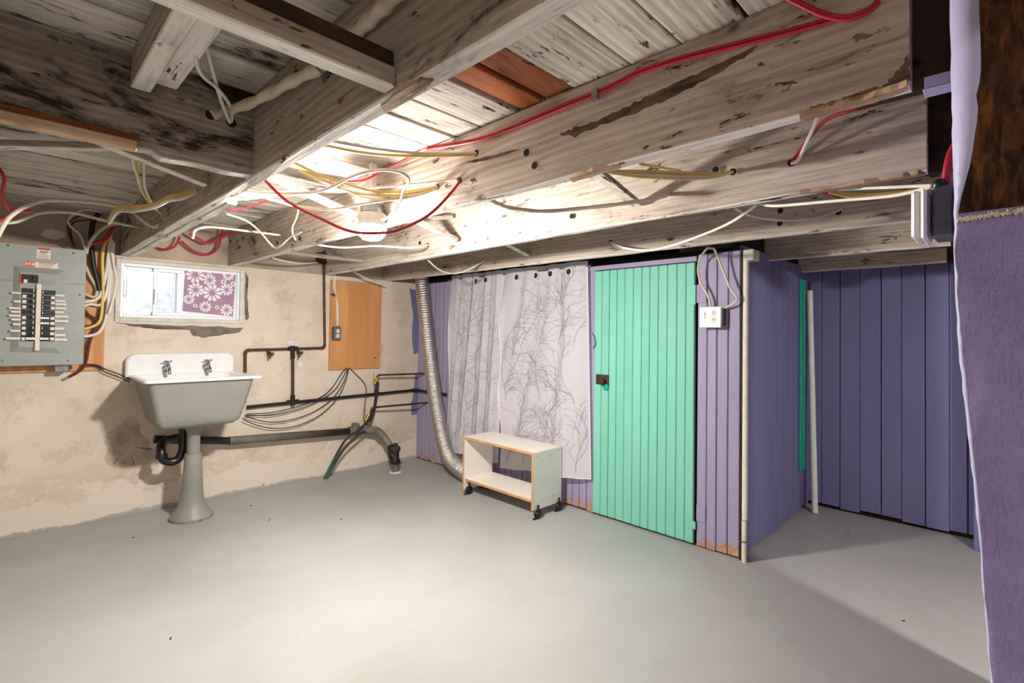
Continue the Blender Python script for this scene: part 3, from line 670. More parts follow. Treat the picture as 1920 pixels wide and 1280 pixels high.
st = mk('brand_sticker', pr(234, 240, 326, 296, 0, .0006, 0), 'orange', pn)
tp = ony(280*170/837, 440+270*260/1280, PY-.001)
text_mesh('print', 'I-T-E', .0185, 'tape', st, tp, (1, 0, 0), (0, 0, 1), .0003, .0012)
st = mk('instruction_sticker', pr(328, 248, 536, 314, 0, .0006, 0), 'tape', pn)
for k in range(4): mk('print', pr(350+(k % 2)*8, 258+k*13, 516-k*14, 262+k*13, .0006, .0009, 0), 'lettertan', st)
for x, y in ((75, 98), (677, 170), (20, 1160), (628, 1160), (735, 556)):
    mk('screw', MB().lathe([(.006, 0), (.006, .002), (.003, .004)], ony(x*170/837, 440+y*260/1280, PY), (0, -1, 0), 12), 'chrome', pn)
mk('conduit_nipple', bx(ony(102, 683, PY+.04), ony(128, 696, PY+.09), .004), 'galv', pn)

# ================================================================== SINK
sk = thing('laundry_sink', 'old cast iron laundry sink on a flared grey pedestal', 'sink', (.89, 3.73, 0))
def rrect(x0, x1, y0, y1, z, r, k=5):
    P = []
    for (cx, cy, a0) in ((x1-r, y1-r, 0), (x0+r, y1-r, 90), (x0+r, y0+r, 180), (x1-r, y0+r, 270)):
        for i in range(k+1):
            a = math.radians(a0+90*i/k); P.append(Vector((cx+r*math.cos(a), cy+r*math.sin(a), z)))
    return P
def loft(rings, cap0=True, cap1=True):
    n = len(rings[0]); vs = [p for R_ in rings for p in R_]
    fs = [(i*n+k, i*n+(k+1) % n, (i+1)*n+(k+1) % n, (i+1)*n+k) for i in range(len(rings)-1) for k in range(n)]
    mb = MB().add(vs, fs, True)
    if cap0: mb.add(rings[0], [tuple(range(n))])
    if cap1: mb.add(rings[-1], [tuple(range(n))])
    return mb
SX0, SX1, SY0, SY1, SZ = .575, 1.205, 3.475, 4.0, .898
def body(zf, ins):
    f = zf
    return dict(x0=SX0+.025+.055*f+ins, x1=SX1-.03-.07*f-ins, y0=SY0+.025+.03*f+ins, y1=SY1-.02-.10*f-ins)
outer = []
for f, zz, ins in ((0, SZ-.012, 0), (.15, SZ-.06, 0), (.5, SZ-.15, 0), (.85, SZ-.24, 0), (.95, SZ-.275, .006), (1, SZ-.295, .025), (1.0, SZ-.305, .06)):
    b = body(f, ins); outer.append(rrect(b['x0'], b['x1'], b['y0'], b['y1'], zz, .036))
mk('basin', loft(outer, False, True), 'sinkgrey', sk)
inner = []
for f, zz, ins in ((0, SZ-.002, .018), (.3, SZ-.08, .02), (.85, SZ-.22, .022), (1, SZ-.27, .05), (1, SZ-.28, .12)):
    b = body(f, ins); inner.append(rrect(b['x0'], b['x1'], b['y0'], b['y1'], zz, .04))
mk('basin_lining', loft(inner, False, True), 'enamel', sk)
b = body(0, .018); ri = rrect(b['x0'], b['x1'], b['y0'], b['y1'], SZ-.002, .04)
b2 = body(0, 0)
rings = [ri, rrect(b['x0']-.012, b['x1']+.012, b['y0']-.012, b['y1']+.005, SZ+.006, .045), rrect(SX0+.008, SX1+.008, SY0+.008, SY1, SZ+.004, .03), rrect(SX0, SX1+.016, SY0, SY1, SZ-.004, .03), rrect(SX0+.004, SX1+.012, SY0+.004, SY1, SZ-.014, .03), rrect(b2['x0'], b2['x1'], b2['y0'], b2['y1'], SZ-.014, .05)]
mk('rim', loft(rings, False, False), 'enamel', sk)
x0, x1, z0, z1, r = SX0-.01, SX1-.012, SZ-.01, 1.034, .055
P = [Vector((x0, YA-.055, z0)), Vector((x1, YA-.055, z0))]
for i in range(7): a = math.radians(90*i/6); P.append(Vector((x1-r+r*math.cos(a), YA-.055, z1-r+r*math.sin(a))))
for i in range(7): a = math.radians(90+90*i/6); P.append(Vector((x0+r+r*math.cos(a), YA-.055, z1-r+r*math.sin(a))))
c0 = sum(P, Vector())/len(P); P0 = [c0+(p-c0)*.96 if True else p for p in P]
nP = len(P); vs = [p+Vector((0, -.002, 0)) for p in P0]+[p+Vector((0, .006, 0)) for p in P]+[Vector((p.x, YA-.001, p.z)) for p in P]
mk('backsplash', MB().add(vs, [tuple(range(nP))]+[(j*nP+i, j*nP+(i+1) % nP, (j+1)*nP+(i+1) % nP, (j+1)*nP+i) for j in range(2) for i in range(nP)]), 'enamel', sk)
for fx, fyy in ((312, 690), (387, 687)):
    c = A(fx, fyy, .058)
    fa = mk('faucet', MB().lathe([(.026, 0), (.026, .006), (.014, .010), (.012, .04)], c, (0, -1, 0), 20).tube(smoothpts([c+Vector((0, -.035, 0)), c+Vector((0, -.065, .004)), c+Vector((0, -.085, -.012)), c+Vector((0, -.088, -.036))]), .011, 12).lathe([(.013, 0), (.013, .026), (.008, .03), (.006, .045)], c+Vector((0, -.04, 0)), (0, 0, 1), 16), 'chrome', sk)
    h = c+Vector((0, -.04, .047)); mb = MB()
    for k in range(2):
        d = Vector((math.cos(.4+k*math.pi/2), math.sin(.4+k*math.pi/2), 0))*.026; mb.tube([h-d, h-d*.4, h, h+d*.4, h+d], [.006, .004, .006, .004, .006], 8)
    mk('cross_handle', mb, 'chrome', fa)
pc2 = Vector((.885, 3.715, 0))
mk('pedestal', MB().lathe([(.118, 0), (.122, .012), (.118, .022), (.098, .045), (.076, .08), (.064, .13), (.060, .18), (.053, .30), (.047, .405), (.046, .41)], pc2, seg=36), 'pedestal', sk)
mk('pedestal_post', MB().lathe([(.037, .38), (.037, .54), (.05, .565), (.09, .595), (.095, .605)], pc2, seg=28), 'sinkgrey', sk)
dy = 3.86
tr = smoothpts([(.848, dy-.05, .60), (.848, dy-.05, .50), (.848, dy-.05, .42), (.825, dy-.05, .365), (.785, dy-.05, .352), (.745, dy-.05, .372), (.733, dy-.04, .42), (.742, dy, .46), (.78, dy+.05, .475), (.84, dy+.075, .478)])
mk('drain_trap', MB().tube(tr, .026, 14).lathe([(.033, -.012), (.034, 0), (.033, .012)], (.734, dy-.047, .395), (0, 0, 1), 18), 'abs', sk)

# ================================================================== PIPES
def pipe(name, label, pts, r, mat, fittings=(), cat='pipe', seg=14, group=None):
    pts = [Vector(p) for p in pts]; t_ = thing(name, label, cat, pts[0], group)
    # round the corners with elbows
    out = [pts[0]]
    for i in range(1, len(pts)-1):
        a, b, c = pts[i-1], pts[i], pts[i+1]; e = min(r*2.2, (a-b).length*.4, (c-b).length*.4)
        p, q = b+(a-b).normalized()*e, b+(c-b).normalized()*e
        for k in range(6): f = k/5; out.append(p*(1-f)**2+b*2*f*(1-f)+q*f*f)
    out.append(pts[-1])
    mk('tube', MB().tube(out, r, seg), mat, t_)
    for (i, kind) in fittings:
        b = pts[i]
        if kind == 'elbow':
            a, c = pts[i-1], pts[i+1]; e = r*3.2; P = []
            p, q = b+(a-b).normalized()*e, b+(c-b).normalized()*e
            for k in range(7): f = k/6; P.append(p*(1-f)**2+b*2*f*(1-f)+q*f*f)
            mk('elbow', MB().tube(P, [r*1.35]+[r*1.25]*5+[r*1.35], seg), mat, t_)
    return t_
fl = .03
p1 = pipe('water_pipe', 'copper supply pipe running from the joists down and left to the sink', [A(607, 470, fl), A(609, 652, fl), A(460, 656, fl), A(460, 692, fl), Vector((A(460, 692, fl).x, YA-fl, .66))], .0095, 'copper', ((1, 'elbow'), (2, 'elbow')))
p2 = pipe('water_pipe', 'long dark supply pipe running low along the wall from the sink into the corner', [A(463, 763, fl), Vector((2.785, YA-fl, .652)), Vector((2.785, 3.55, .652))], .0125, 'iron', ((1, 'elbow'),))
p3 = pipe('water_pipe', 'short vertical copper pipe joining the upper and lower supply pipes', [A(549, 652, fl), A(549, 755, fl)], .011, 'copper')
mk('tee', MB().cyl(A(549, 740, fl), A(549, 760, fl), .016).cyl(A(538, 754, fl), A(560, 752, fl), .017), 'iron', p3)
mk('tee', MB().cyl(A(549, 648, fl), A(549, 672, fl), .016).cyl(A(540, 653, fl), A(558, 652.5, fl), .014), 'iron', p3)
def bibb(x, y, par):
    c = A(x, y, fl)
    v_ = mk('valve', MB().tube([c+Vector((0, 0, .03)), c+Vector((0, -.01, .0)), c+Vector((0, -.03, -.012))], .011, 10).lathe([(.013, 0), (.015, .012), (.009, .02)], c+Vector((0, -.02, -.005)), (1, 0, 0), 12).cyl(c+Vector((0, -.03, -.006)), c+Vector((0, -.034, -.04)), .008, 10), 'copper', par)
    mk('handle', MB().lathe([(.014, 0), (.014, .006)], c+Vector((.026, -.02, -.005)), (1, 0, 0), 10).box(c+Vector((.02, -.024, -.009)), c+Vector((.03, -.016, -.001)), .001), 'brass', v_)
bibb(503, 662, p1); bibb(558, 660, p3)
o = .10
p4 = pipe('water_pipe', 'thin copper pipe with a yellow valve crossing to the board wall, upper', [A(702, 738, o), A(708, 703, o), onx(798, 700, XB-.004)], .008, 'copper', ((1, 'elbow'),))
p5 = pipe('water_pipe', 'thin copper pipe with a yellow valve crossing to the board wall, lower', [A(692, 785, o), A(697, 764, o), onx(802, 754.5, XB-.004)], .009, 'copper', ((1, 'elbow'),))
p6 = pipe('water_pipe', 'black riser pipe between the two yellow valves', [A(694, 790, o), A(701, 770, o+.01), A(709, 716, o+.01)], .011, 'iron')
mk('coupling', MB().cyl(A(706, 738, o+.01), A(707, 732, o+.01), .015), 'iron', p6)
def lever(x, y, par):
    c = A(x, y, o+.01)
    v_ = mk('valve', MB().cyl(c+Vector((-.02, 0, -.02)), c+Vector((.01, 0, .03)), .014, 12).lathe([(.012, 0), (.012, .02)], c, (-1, 0, 0), 12), 'brass', par)
    mk('lever', bx(c+Vector((-.03, -.006, -.005)), c+Vector((-.024, .006, .075)), .002), 'yellowhandle', v_)
lever(706, 715, p4); lever(690, 783, p5)
# grey waste line
wd = .075
wpipe = thing('waste_pipe', 'thick grey painted waste pipe sloping along the wall below the sink', 'pipe', A(660, 808, wd))
gp = [Vector((.72, YA-wd, .480)), A(430, 826, wd), A(660, 808, wd), A(700, 806, wd+.02), A(715, 813, wd+.04), A(733, 838, wd+.13)]
mk('tube', MB().tube([gp[0], gp[1]], .027, 16), 'abs', wpipe)
mk('tube', MB().tube([gp[1], gp[2]]+smoothpts(gp[2:]), .030, 16), 'greypipe', wpipe)
d = (gp[2]-gp[1]).normalized(); c = A(665, 807, wd)
mk('tee', MB().cyl(c-d*.055, c+d*.055, .037, 18).cyl(c, c+Vector((0, -.01, .06)), .033, 18), 'greypipe', wpipe)
c = A(700, 806, wd+.02); d2 = (gp[4]-gp[3]).normalized()
mk('elbow', MB().tube(smoothpts([A(690, 806, wd+.012), A(704, 807, wd+.025), A(712, 812, wd+.04), A(717, 818, wd+.055)]), [.037]+[.036]*17+[.037], 18), 'greypipe', wpipe)
dsk = thing('floor_drain_stack', 'rusty threaded drain cleanout standing on the floor near the corner', 'drain', onz(741, 885, 0))
b0 = onz(741, 885, 0); hz = onx(741, 830, b0.x).z
mk('lower_pipe', MB().lathe([(.030, 0), (.030, hz*.28), (.034, hz*.3), (.034, hz*.34)], b0, seg=18), 'greypipe', dsk)
mk('hub', MB().lathe([(.038, hz*.30), (.040, hz*.33), (.038, hz*.45), (.030, hz*.48), (.030, hz*.72)], b0, seg=18), 'iron', dsk)
mk('cleanout_cap', MB().lathe([(.038, hz*.72), (.042, hz*.76), (.042, hz*.84), (.036, hz*.88)], b0, seg=12).lathe([(.020, hz*.88), (.020, hz*.99), (.014, hz*1.0)], b0, seg=4), 'rust', dsk)
mk('branch', MB().tube([A(733, 838, wd+.13), b0+Vector((-.02, .01, hz*.55)), b0+Vector((0, 0, hz*.4))], [.034, .034, .03], 16), 'iron', dsk)
mk('puddle_mortar', MB().lathe([(.05, .0), (.042, .006), (.032, .008)], b0, seg=18), 'whiteplaster', dsk)
h1 = smoothpts([A(694, 785, o+.02), A(672, 806, .14), A(650, 822, .14), A(632, 850, .11), onz(608, 897, .012)])
h2 = smoothpts([A(684, 808, .13), A(668, 818, .16), A(645, 842, .14), A(628, 868, .12), onz(612, 896, .012)])
for pts, lab in ((h1, 'dark drain hose with green end reaching the floor, rear of the pair'), (h2, 'dark drain hose with green end reaching the floor, front of the pair')):
    hs = thing('drain_hose', lab, 'hose', pts[-1], 'drain hoses')
    mk('tube', MB().tube(pts[:-5], .010, 10), 'hose', hs); mk('hose_end', MB().tube(pts[-6:], .0105, 10), 'hosegreen', hs)
# square brown post and vent over the copper pipe
mk('wooden_cleat', bx(A(597, 492, .055)+Vector((0, 0, 0)), A(611, 512, .001)+Vector((0, 0, .16)), .003), 'dark_timber', label='short dark wooden cleat under the joist above the copper pipe', cat='cleat')

# ================================================================== PLYWOOD PATCH AND OUTLETS
pw = mk('plywood_panel', bx((1.926, YA-.02, .875), (2.405, YA-.001, 1.629), .002), 'ply', label='orange plywood panel screwed to the wall with a grey outlet', cat='board')
ob = thing('outlet_box', 'small grey surface outlet box on the plywood panel', 'outlet', A(634, 640, .02))
a_, b_ = A(626, 612, .06), A(642, 637, .02)
mk('box', bx((a_.x, YA-.062, b_.z), (A(640, 620, .06).x, YA-.021, a_.z), .006), 'boxgrey', ob)
mk('cover_plate', bx((a_.x+.003, YA-.066, b_.z+.003), (A(640, 620, .06).x-.003, YA-.0625, a_.z-.003), .003), 'galv', ob)
cx = (a_.x+A(640, 620, .06).x)/2
for k in (.32, .68):
    zc = b_.z+(a_.z-b_.z)*k
    re = mk('receptacle', MB().lathe([(.016, 0), (.016, .002)], (cx, YA-.0662, zc), (0, -1, 0), 16), 'tape', ob)
    mk('slot', MB().box((cx-.008, YA-.0690, zc-.004), (cx-.005, YA-.0684, zc+.006)).box((cx+.005, YA-.0690, zc-.004), (cx+.008, YA-.0684, zc+.006)), 'ink', re)
# white two-gang outlet on the partition
oo = thing('outlet_box', 'white two gang outlet with two sockets hung on the lavender boards', 'outlet', B(1333, 614, 0))
a_, b_ = B(1313, 575.5, .05), B(1353, 614, .05)
mk('box', bx((XB-.055, b_.y-.006, b_.z+.012), (XB-.006, a_.y-.02, a_.z-.010), .003), 'boxgrey', oo)
plt = mk('cover_plate', bx((XB-.062, b_.y, b_.z), (XB-.055, a_.y, a_.z), .003), 'whitep', oo)
H_ = a_.z-b_.z; W_ = a_.y-b_.y
for k in (.37, .70):
    zc = b_.z+H_*k; yc = b_.y+W_*.32
    re = mk('receptacle', MB().lathe([(.0165, 0), (.0165, .0015)], (XB-.062, yc, zc), (-1, 0, 0), 18), 'tape', oo)
    mk('slot', MB().box((XB-.0645, yc-.007, zc-.002), (XB-.0635, yc-.0045, zc+.008)).box((XB-.0645, yc+.0045, zc-.002), (XB-.0635, yc+.007, zc+.008)).box((XB-.0645, yc-.002, zc-.011), (XB-.0635, yc+.002, zc-.007)), 'ink', re)
mb = MB(); yc = b_.y+W_*.73
for k in range(9):
    zc = b_.z+H_*(.44+.038*k); mb.box((XB-.0626, yc-.005+random.uniform(-.002, .002), zc), (XB-.0621, yc+.004+random.uniform(-.002, .003), zc+.0022))
mk('handwriting', mb, 'ink', oo)
for k in (.3, .62): mk('knockout', MB().lathe([(.006, 0), (.006, .0012)], (XB-.03, b_.y-.0062, b_.z+H_*k), (0, -1, 0), 12), 'galv', oo)
# conduit down the partition corner
cn = thing('corner_conduit', 'cream vertical conduit running down the partition corner', 'conduit', (XB-.01, 1.012, 0))
mk('lower_section', MB().tube([(XB-.008, 1.008, 0), (XB-.008, 1.008, .22)], .013, 12), 'cream', cn)
mk('upper_section', MB().tube([(XB-.006, 1.006, .225), (XB-.006, 1.006, 1.64)], .015, 12).tube([(XB+.012, 1.014, .225), (XB+.012, 1.014, 1.60)], .009, 10), 'cream', cn)
mk('strap', MB().lathe([(.0155, 0), (.0155, .008)], (XB-.008, 1.008, .105), (0, 0, 1), 12), 'galv', cn)
# box on the wall end
sb = thing('switch_box', 'blue grey steel switch box with white cover on the purple wall end', 'switch box', (1.3, .08, 1.4))
bxa = onx(1747, 350, 1.27); bxb = onx(1789, 441, 1.27)
mk('box', bx((1.27, bxb.y, bxb.z), (1.35, bxa.y, bxa.z), .004), 'boxgrey', sb)
for k in (.36, .72):
    cc = Vector((1.269, (bxa.y+bxb.y)/2, bxb.z+(bxa.z-bxb.z)*k)); pts = [cc+Vector((0, .0135*math.cos(2*math.pi*i/20), .0135*math.sin(2*math.pi*i/20))) for i in range(21)]
    mk('knockout', MB().tube(pts, .0009, 5), 'boxgrey', sb)
mk('connector', MB().lathe([(.011, 0), (.013, .004), (.013, .012), (.010, .018)], (1.30, (bxa.y+bxb.y)/2+.006, bxa.z), (0, 0, 1), 12), 'black', sb)
mk('extension_ring', bx((1.274, bxa.y, bxb.z+.008), (1.346, onx(1736, 400, 1.27).y, bxa.z-.012), .003), 'galv', sb)
ca, cb_ = onx(1722, 356, 1.262), onx(1738, 452, 1.262)
mk('cover', MB().box((1.255, cb_.y, cb_.z+.004), (1.365, ca.y-.004, ca.z), .004).box((1.26, ca.y-.004, cb_.z+.008), (1.36, onx(1708, 400, 1.262).y, ca.z-.001), .005), 'whitep', sb)

# ================================================================== FOIL DUCT
dp = smoothpts([Vector((2.70, 3.80, 1.72)), onx(791, 528, 2.69), onx(799, 610, 2.685), onx(808, 690, 2.68), onx(818, 760, 2.675), onx(829, 820, 2.67), onx(842, 858, 2.655), onx(862, 878, 2.64), Vector((2.64, 3.02, .062)), Vector((2.66, 2.90, .062))], 12)
dn_ = []; acc = 0
L_ = [0]
for a, b in zip(dp[:-1], dp[1:]): L_.append(L_[-1]+(b-a).length)
N_ = int(L_[-1]/.0055); res = []; j = 0
for i in range(N_+1):
    s_ = L_[-1]*i/N_
    while j < len(L_)-2 and L_[j+1] < s_: j += 1
    f = (s_-L_[j])/max(1e-6, L_[j+1]-L_[j]); res.append(dp[j].lerp(dp[j+1], f))
rad = [.060+.0028*(1 if i % 4 < 2 else -1)+.002*mnoise.noise(Vector((i*.13, 0, 0))) for i in range(len(res))]
mk('foil_duct', MB().tube(res, rad, 24), 'foil', label='silver foil flexible duct hanging from the ceiling to the floor behind the cart', cat='duct')

# ================================================================== CURTAINS
def curtain(name, label, tl, tr_, br, bl, folds, amp, seed, branches, eyelets):
    rnd = random.Random(seed); XC = 2.772
    t_ = thing(name, label, 'curtain', (XC, (tl[0]+tr_[0])/2, tl[1]), 'sheer curtains on the board wall')
    def S(u, v, off=0.0):
        top = Vector((0, tl[0]+(tr_[0]-tl[0])*u, tl[1]+(tr_[1]-tl[1])*u)); bot = Vector((0, bl[0]+(br[0]-bl[0])*u, bl[1]+(br[1]-bl[1])*u))
        p = top.lerp(bot, v)
        w_ = amp*(.55+.45*v)*sum(a*math.sin(2*math.pi*(k*(u+drift*v*(1-u)))+ph) for k, a, ph, drift in folds)
        p.x = XC+max(-.030, min(.034, w_))-off; return p
    nu, nv = 90, 60
    vs = [S(i/nu, j/nv) for j in range(nv+1) for i in range(nu+1)]
    mk('cloth', MB().add(vs, [(j*(nu+1)+i, j*(nu+1)+i+1, (j+1)*(nu+1)+i+1, (j+1)*(nu+1)+i) for j in range(nv) for i in range(nu)], True), 'sheer', t_)
    mk('hem', MB().tube([S(0, j/40) for j in range(41)], .0022, 6).tube([S(1, j/40) for j in range(41)], .0022, 6).tube([S(i/60, 1) for i in range(61)], .0022, 6), 'flower', t_)
    # printed branches: thin ribbons just in front of the cloth
    mb = MB(); W = abs(tr_[0]-tl[0]); Hh = tl[1]-bl[1]
    def grow(u, v, ang, ln, wd_, dep):
        pts = []; a = ang; n_ = max(3, int(ln/.02))
        for i in range(n_+1):
            if not (0.01 < u < .99 and .012 < v < .985): break
            pts.append((u, v)); a += rnd.uniform(-.16, .16); u += math.sin(a)*ln/n_/W; v -= math.cos(a)*ln/n_/Hh
            if dep > 0 and i > 0 and rnd.random() < (.40 if dep > 1 else .28):
                grow(u, v, a+rnd.choice((-1, 1))*rnd.uniform(.45, .95), ln*rnd.uniform(.35, .6), wd_*.72, dep-1)
        if len(pts) > 1:
            Q = [S(p[0], p[1], .0015) for p in pts]; vs = []
            for i, q in enumerate(Q):
                t2 = (Q[min(i+1, len(Q)-1)]-Q[max(i-1, 0)]); nrm = Vector((0, -t2.z, t2.y)); nrm = nrm.normalized() if nrm.length > 1e-6 else Vector((0, 1, 0))
                ww_ = wd_*(1-.6*i/len(Q)); vs += [q+nrm*ww_, q-nrm*ww_]
            mb.add(vs, [(2*i, 2*i+1, 2*i+3, 2*i+2) for i in range(len(Q)-1)])
    for (u, v, an, ln) in branches: grow(u, v, an, ln, .0022, 3)
    mk('branch_print', mb, 'branch', t_)
    for u in eyelets:
        c = S(u, .045, .004); pts = [c+Vector((0, .024*math.cos(2*math.pi*i/16), .024*math.sin(2*math.pi*i/16))) for i in range(17)]
        ey = mk('eyelet', MB().tube(pts, .003, 6), 'whitep', t_); mk('eyelet_hole', MB().lathe([(.022, 0), (.022, .0012)], c, (-1, 0, 0), 16), 'ink', ey)
bl_ = [(u/4+.12, v, rr_, .36) for u in range(4) for v, rr_ in ((.97, .1), (.68, -.2), (.40, .15))]
br_ = [(u/5+.08, v, rr_, .40) for u in range(5) for v, rr_ in ((.97, .1), (.66, -.15), (.38, .2))]
curtain('curtain', 'narrow sheer white curtain with grey branches, left, beside the foil duct', (3.50, 1.70), (2.83, 1.70), (2.90, .17), (3.53, .19),
        ((2.0, .012, .3, .1), (5.0, .014, 1.1, .3), (9, .006, 2, .2)), 1.4, 3, bl_, (.52, .72))
curtain('curtain', 'wide sheer white curtain with grey branches, right, beside the mint door', (2.86, 1.70), (2.03, 1.70), (1.99, .235), (2.84, .15),
        ((1.6, .012, 2.2, .5), (4.2, .014, .4, .6), (7, .005, 1, .4)), 1.4, 5, br_, (.22, .44, .62, .83))
mk('curtain_rod', MB().tube([(2.785, 3.55, 1.665), (2.785, 2.0, 1.665)], .006, 10), 'galv', label='thin metal rod carrying the sheer curtains', cat='rod')

# ================================================================== CART
ct = thing('rolling_cart', 'low white open shelf cart with beech edges on black casters', 'cart', (2.6, 2.54, 0))
cx0, cx1, cy0, cy1, cz0, cz1 = 2.445, 2.735, 2.195, 2.905, .052, .428
th = .017
def panel(name, a, b, mat, edge=None):
    q = mk(name, bx(a, b, .0008), mat, ct)
    if edge:
        for ea, eb in edge: mk('edge_band', bx(ea, eb, .0006), 'beech', q)
panel('side_panel', (cx0+.003, cy0, cz0), (cx1, cy0+th, cz1-th-.0004), 'melgreen', [((cx0, cy0, cz0), (cx0+.0028, cy0+th, cz1-th-.0004))])
panel('side_panel', (cx0+.003, cy1-th, cz0-.022), (cx1, cy1, cz1-th-.0004), 'melamine', [((cx0, cy1-th, cz0-.022), (cx0+.0028, cy1, cz1-th-.0004))])
panel('top_panel', (cx0+.003, cy0, cz1-th), (cx1, cy1, cz1), 'melamine', [((cx0, cy0, cz1-th), (cx0+.0028, cy1, cz1))])
panel('shelf', (cx0+.013, cy0+th+.0005, .10), (cx1-.005, cy1-th-.0005, .117), 'melamine', [((cx0+.010, cy0+th+.0005, .10), (cx0+.0128, cy1-th-.0005, .117))])
mk('back_rail', bx((cx0+.16, cy0+th+.0005, cz1-th-.032), (cx0+.175, cy1-th-.0005, cz1-th-.0006), .001), 'beechdk', ct)
for X in (cx0+.035, cx1-.04):
    for Y, s_ in ((cy0-.012, -1), (cy1-.035, 1)):
        cs = mk('caster', MB().lathe([(.024, -.011), (.026, -.008), (.026, .008), (.024, .011)], (X, Y, .026), (0, 1, 0), 20).lathe([(.013, .045), (.015, .052), (.008, .056), (.007, .085)], (X+.008, Y+.004, 0), (0, 0, 1), 12), 'black', ct)
        mk('caster_hood', MB().tube([(X+.03*math.cos(a), Y, .026+.03*math.sin(a)) for a in [math.pi*k/10 for k in range(11)]], .007, 8).box((X-.045, Y-.008, .004), (X-.022, Y+.008, .012), .003), 'black', cs)
for X, Z in ((cx0+.03, cz1-.03), (cx0+.17, cz1-.045), (cx0+.09, .10), (cx1-.08, .11), (cx1-.03, cz1-.02)):
    mk('screw_cap', MB().lathe([(.005, 0), (.004, .0012)], (X, cy0, Z), (0, -1, 0), 10), 'chrome', ct)

# ================================================================== ALCOVE THINGS
pb_ = onz(1528, 962, 0); pt_ = Vector((4.045, YS-.022, 1.535))
pp = thing('plastic_pole', 'white plastic pipe leaning in the alcove corner', 'pole', pb_)
pb2 = Vector((pb_.x, pb_.y, .004))
mk('tube', MB().tube([pb2, pt_], .0195, 18), 'pvc', pp)
mk('pole_tip', MB().tube([pt_, pt_+(pt_-pb2).normalized()*.06], .008, 10), 'black', pp)
gt = thing('trim_strip', 'teal grooved trim strip on the shade-toned alcove side wall', 'trim', (3.93, YS, .28))
for a, b, d in ((3.865, 3.925, .014), (3.928, 3.955, .020), (3.958, 3.985, .012)):
    mk('moulding', bx((a, YS-d, .285), (b, YS-.001, 1.605), .003), 'teal', gt)

# ================================================================== CABLES
def cable(name, label, mat, r, pts, group='ceiling cables', sub=6, cat='cable', twist=None, seg=8):
    P = []
    for q in pts:
        if isinstance(q, Vector): P.append(q)
        else: x, y, ax, v_ = q; P.append({'x': onx, 'y': ony, 'z': onz}[ax](x, y, v_))
    sp_ = smoothpts(P, sub)
    return mk(name, MB().tube(sp_, r, seg, twist=twist), mat, label=label, cat=cat, group=group, origin=P[0])
def lx(pts, X0, X1):
    n_ = len(pts)-1
    return [(x, y, 'x', X0+(X1-X0)*i/n_) for i, (x, y) in enumerate(pts)]
R1 = J1+.08
cable('cable', 'double red cable stapled along the second joist, upper strand', 'cabred', .0042, [(1574, 31, 'x', 1.145), (1420, 71, 'x', 1.145), (1290, 103, 'x', 1.145), (1200, 132, 'x', 1.145), (1160, 152, 'x', 1.145), (1115, 173, 'x', 1.145), (1050, 199, 'x', 1.145), (960, 237, 'x', 1.145), (890, 261, 'x', 1.145), (800, 277, 'x', 1.14), (757, 300, 'x', 1.12), (717, 321, 'x', 1.08), (675, 339, 'x', 1.0), (617, 340, 'x', .9)])
cable('cable', 'double red cable stapled along the second joist, lower strand', 'cabred', .0042, [(1600, 30, 'x', 1.143), (1574, 37, 'x', 1.143), (1420, 78, 'x', 1.143), (1290, 110, 'x', 1.143), (1200, 138, 'x', 1.143), (1160, 158, 'x', 1.143), (1115, 179, 'x', 1.143), (1050, 205, 'x', 1.143), (960, 242, 'x', 1.143), (890, 265, 'x', 1.143), (800, 280, 'x', 1.138)])
mk('cable_staple', bx(onx(1113, 170, 1.1475), onx(1119, 183, 1.135), .001), 'galv', label='metal staple holding the red cable to the joist', cat='staple')
cable('cable', 'red cable looping out of the second joist at the top right, upper strand', 'cabred', .0042, [(1470, -12, 'x', 1.13), (1500, 4, 'x', 1.135), (1548, 25, 'x', 1.14), (1590, 31, 'x', 1.14), (1627, 17, 'x', 1.145), (1645, 0, 'x', 1.152)])
cable('cable', 'red cable looping out of the second joist at the top right, lower strand', 'cabred', .0042, [(1462, -10, 'x', 1.13), (1496, 8, 'x', 1.135), (1546, 31, 'x', 1.14), (1590, 37, 'x', 1.14), (1630, 22, 'x', 1.145), (1648, 4, 'x', 1.152)])
cable('cable', 'dark red cable sagging under the lamp to the second joist', 'cabred', .005, lx([(497, 338), (540, 378), (600, 409), (660, 434), (722, 436), (760, 426), (805, 402), (840, 368), (862, 340)], R1, 1.152))
cable('cable', 'white cable snaking from the first joist to the lamp', 'cabwhite', .005, lx([(421, 327), (450, 350), (492, 360), (575, 361), (617, 352), (662, 330), (700, 320), (730, 319), (755, 325), (767, 337), (757, 355), (750, 377), (730, 405), (716, 412)], .58, 1.10))
cable('cable', 'white cable running flat past the first joist towards the lamp bay', 'cabold', .0045, lx([(431, 375), (470, 372), (500, 369), (555, 365), (600, 358), (640, 350)], .62, 1.0))
cable('cable', 'white cable dipping behind the lamp to the yellow group', 'cabold', .005, lx([(500, 372), (530, 380), (555, 386), (617, 392), (680, 382), (742, 372), (780, 366), (818, 354)], .70, 1.15))
cable('cable', 'straight white cable entering the second joist above the lamp', 'cabwhite', .0045, lx([(560, 336), (600, 345), (647, 351), (700, 351), (755, 347), (857, 336)], .75, 1.15))
cable('cable', 'white cable curving with the yellow pair behind the lamp', 'cabwhite', .0045, lx([(640, 352), (668, 364), (700, 373), (742, 374), (790, 364), (820, 352)], .85, 1.15))
cable('cable', 'yellow cable above the lamp, upper of the pair', 'cabyellow', .005, lx([(550, 304), (605, 330), (655, 347), (705, 359), (755, 360), (820, 350)], .66, 1.15))
cable('cable', 'yellow cable above the lamp, lower of the pair', 'cabyellow', .005, lx([(562, 320), (600, 338), (630, 350), (680, 364), (730, 367), (780, 361), (821, 351)], .70, 1.15))
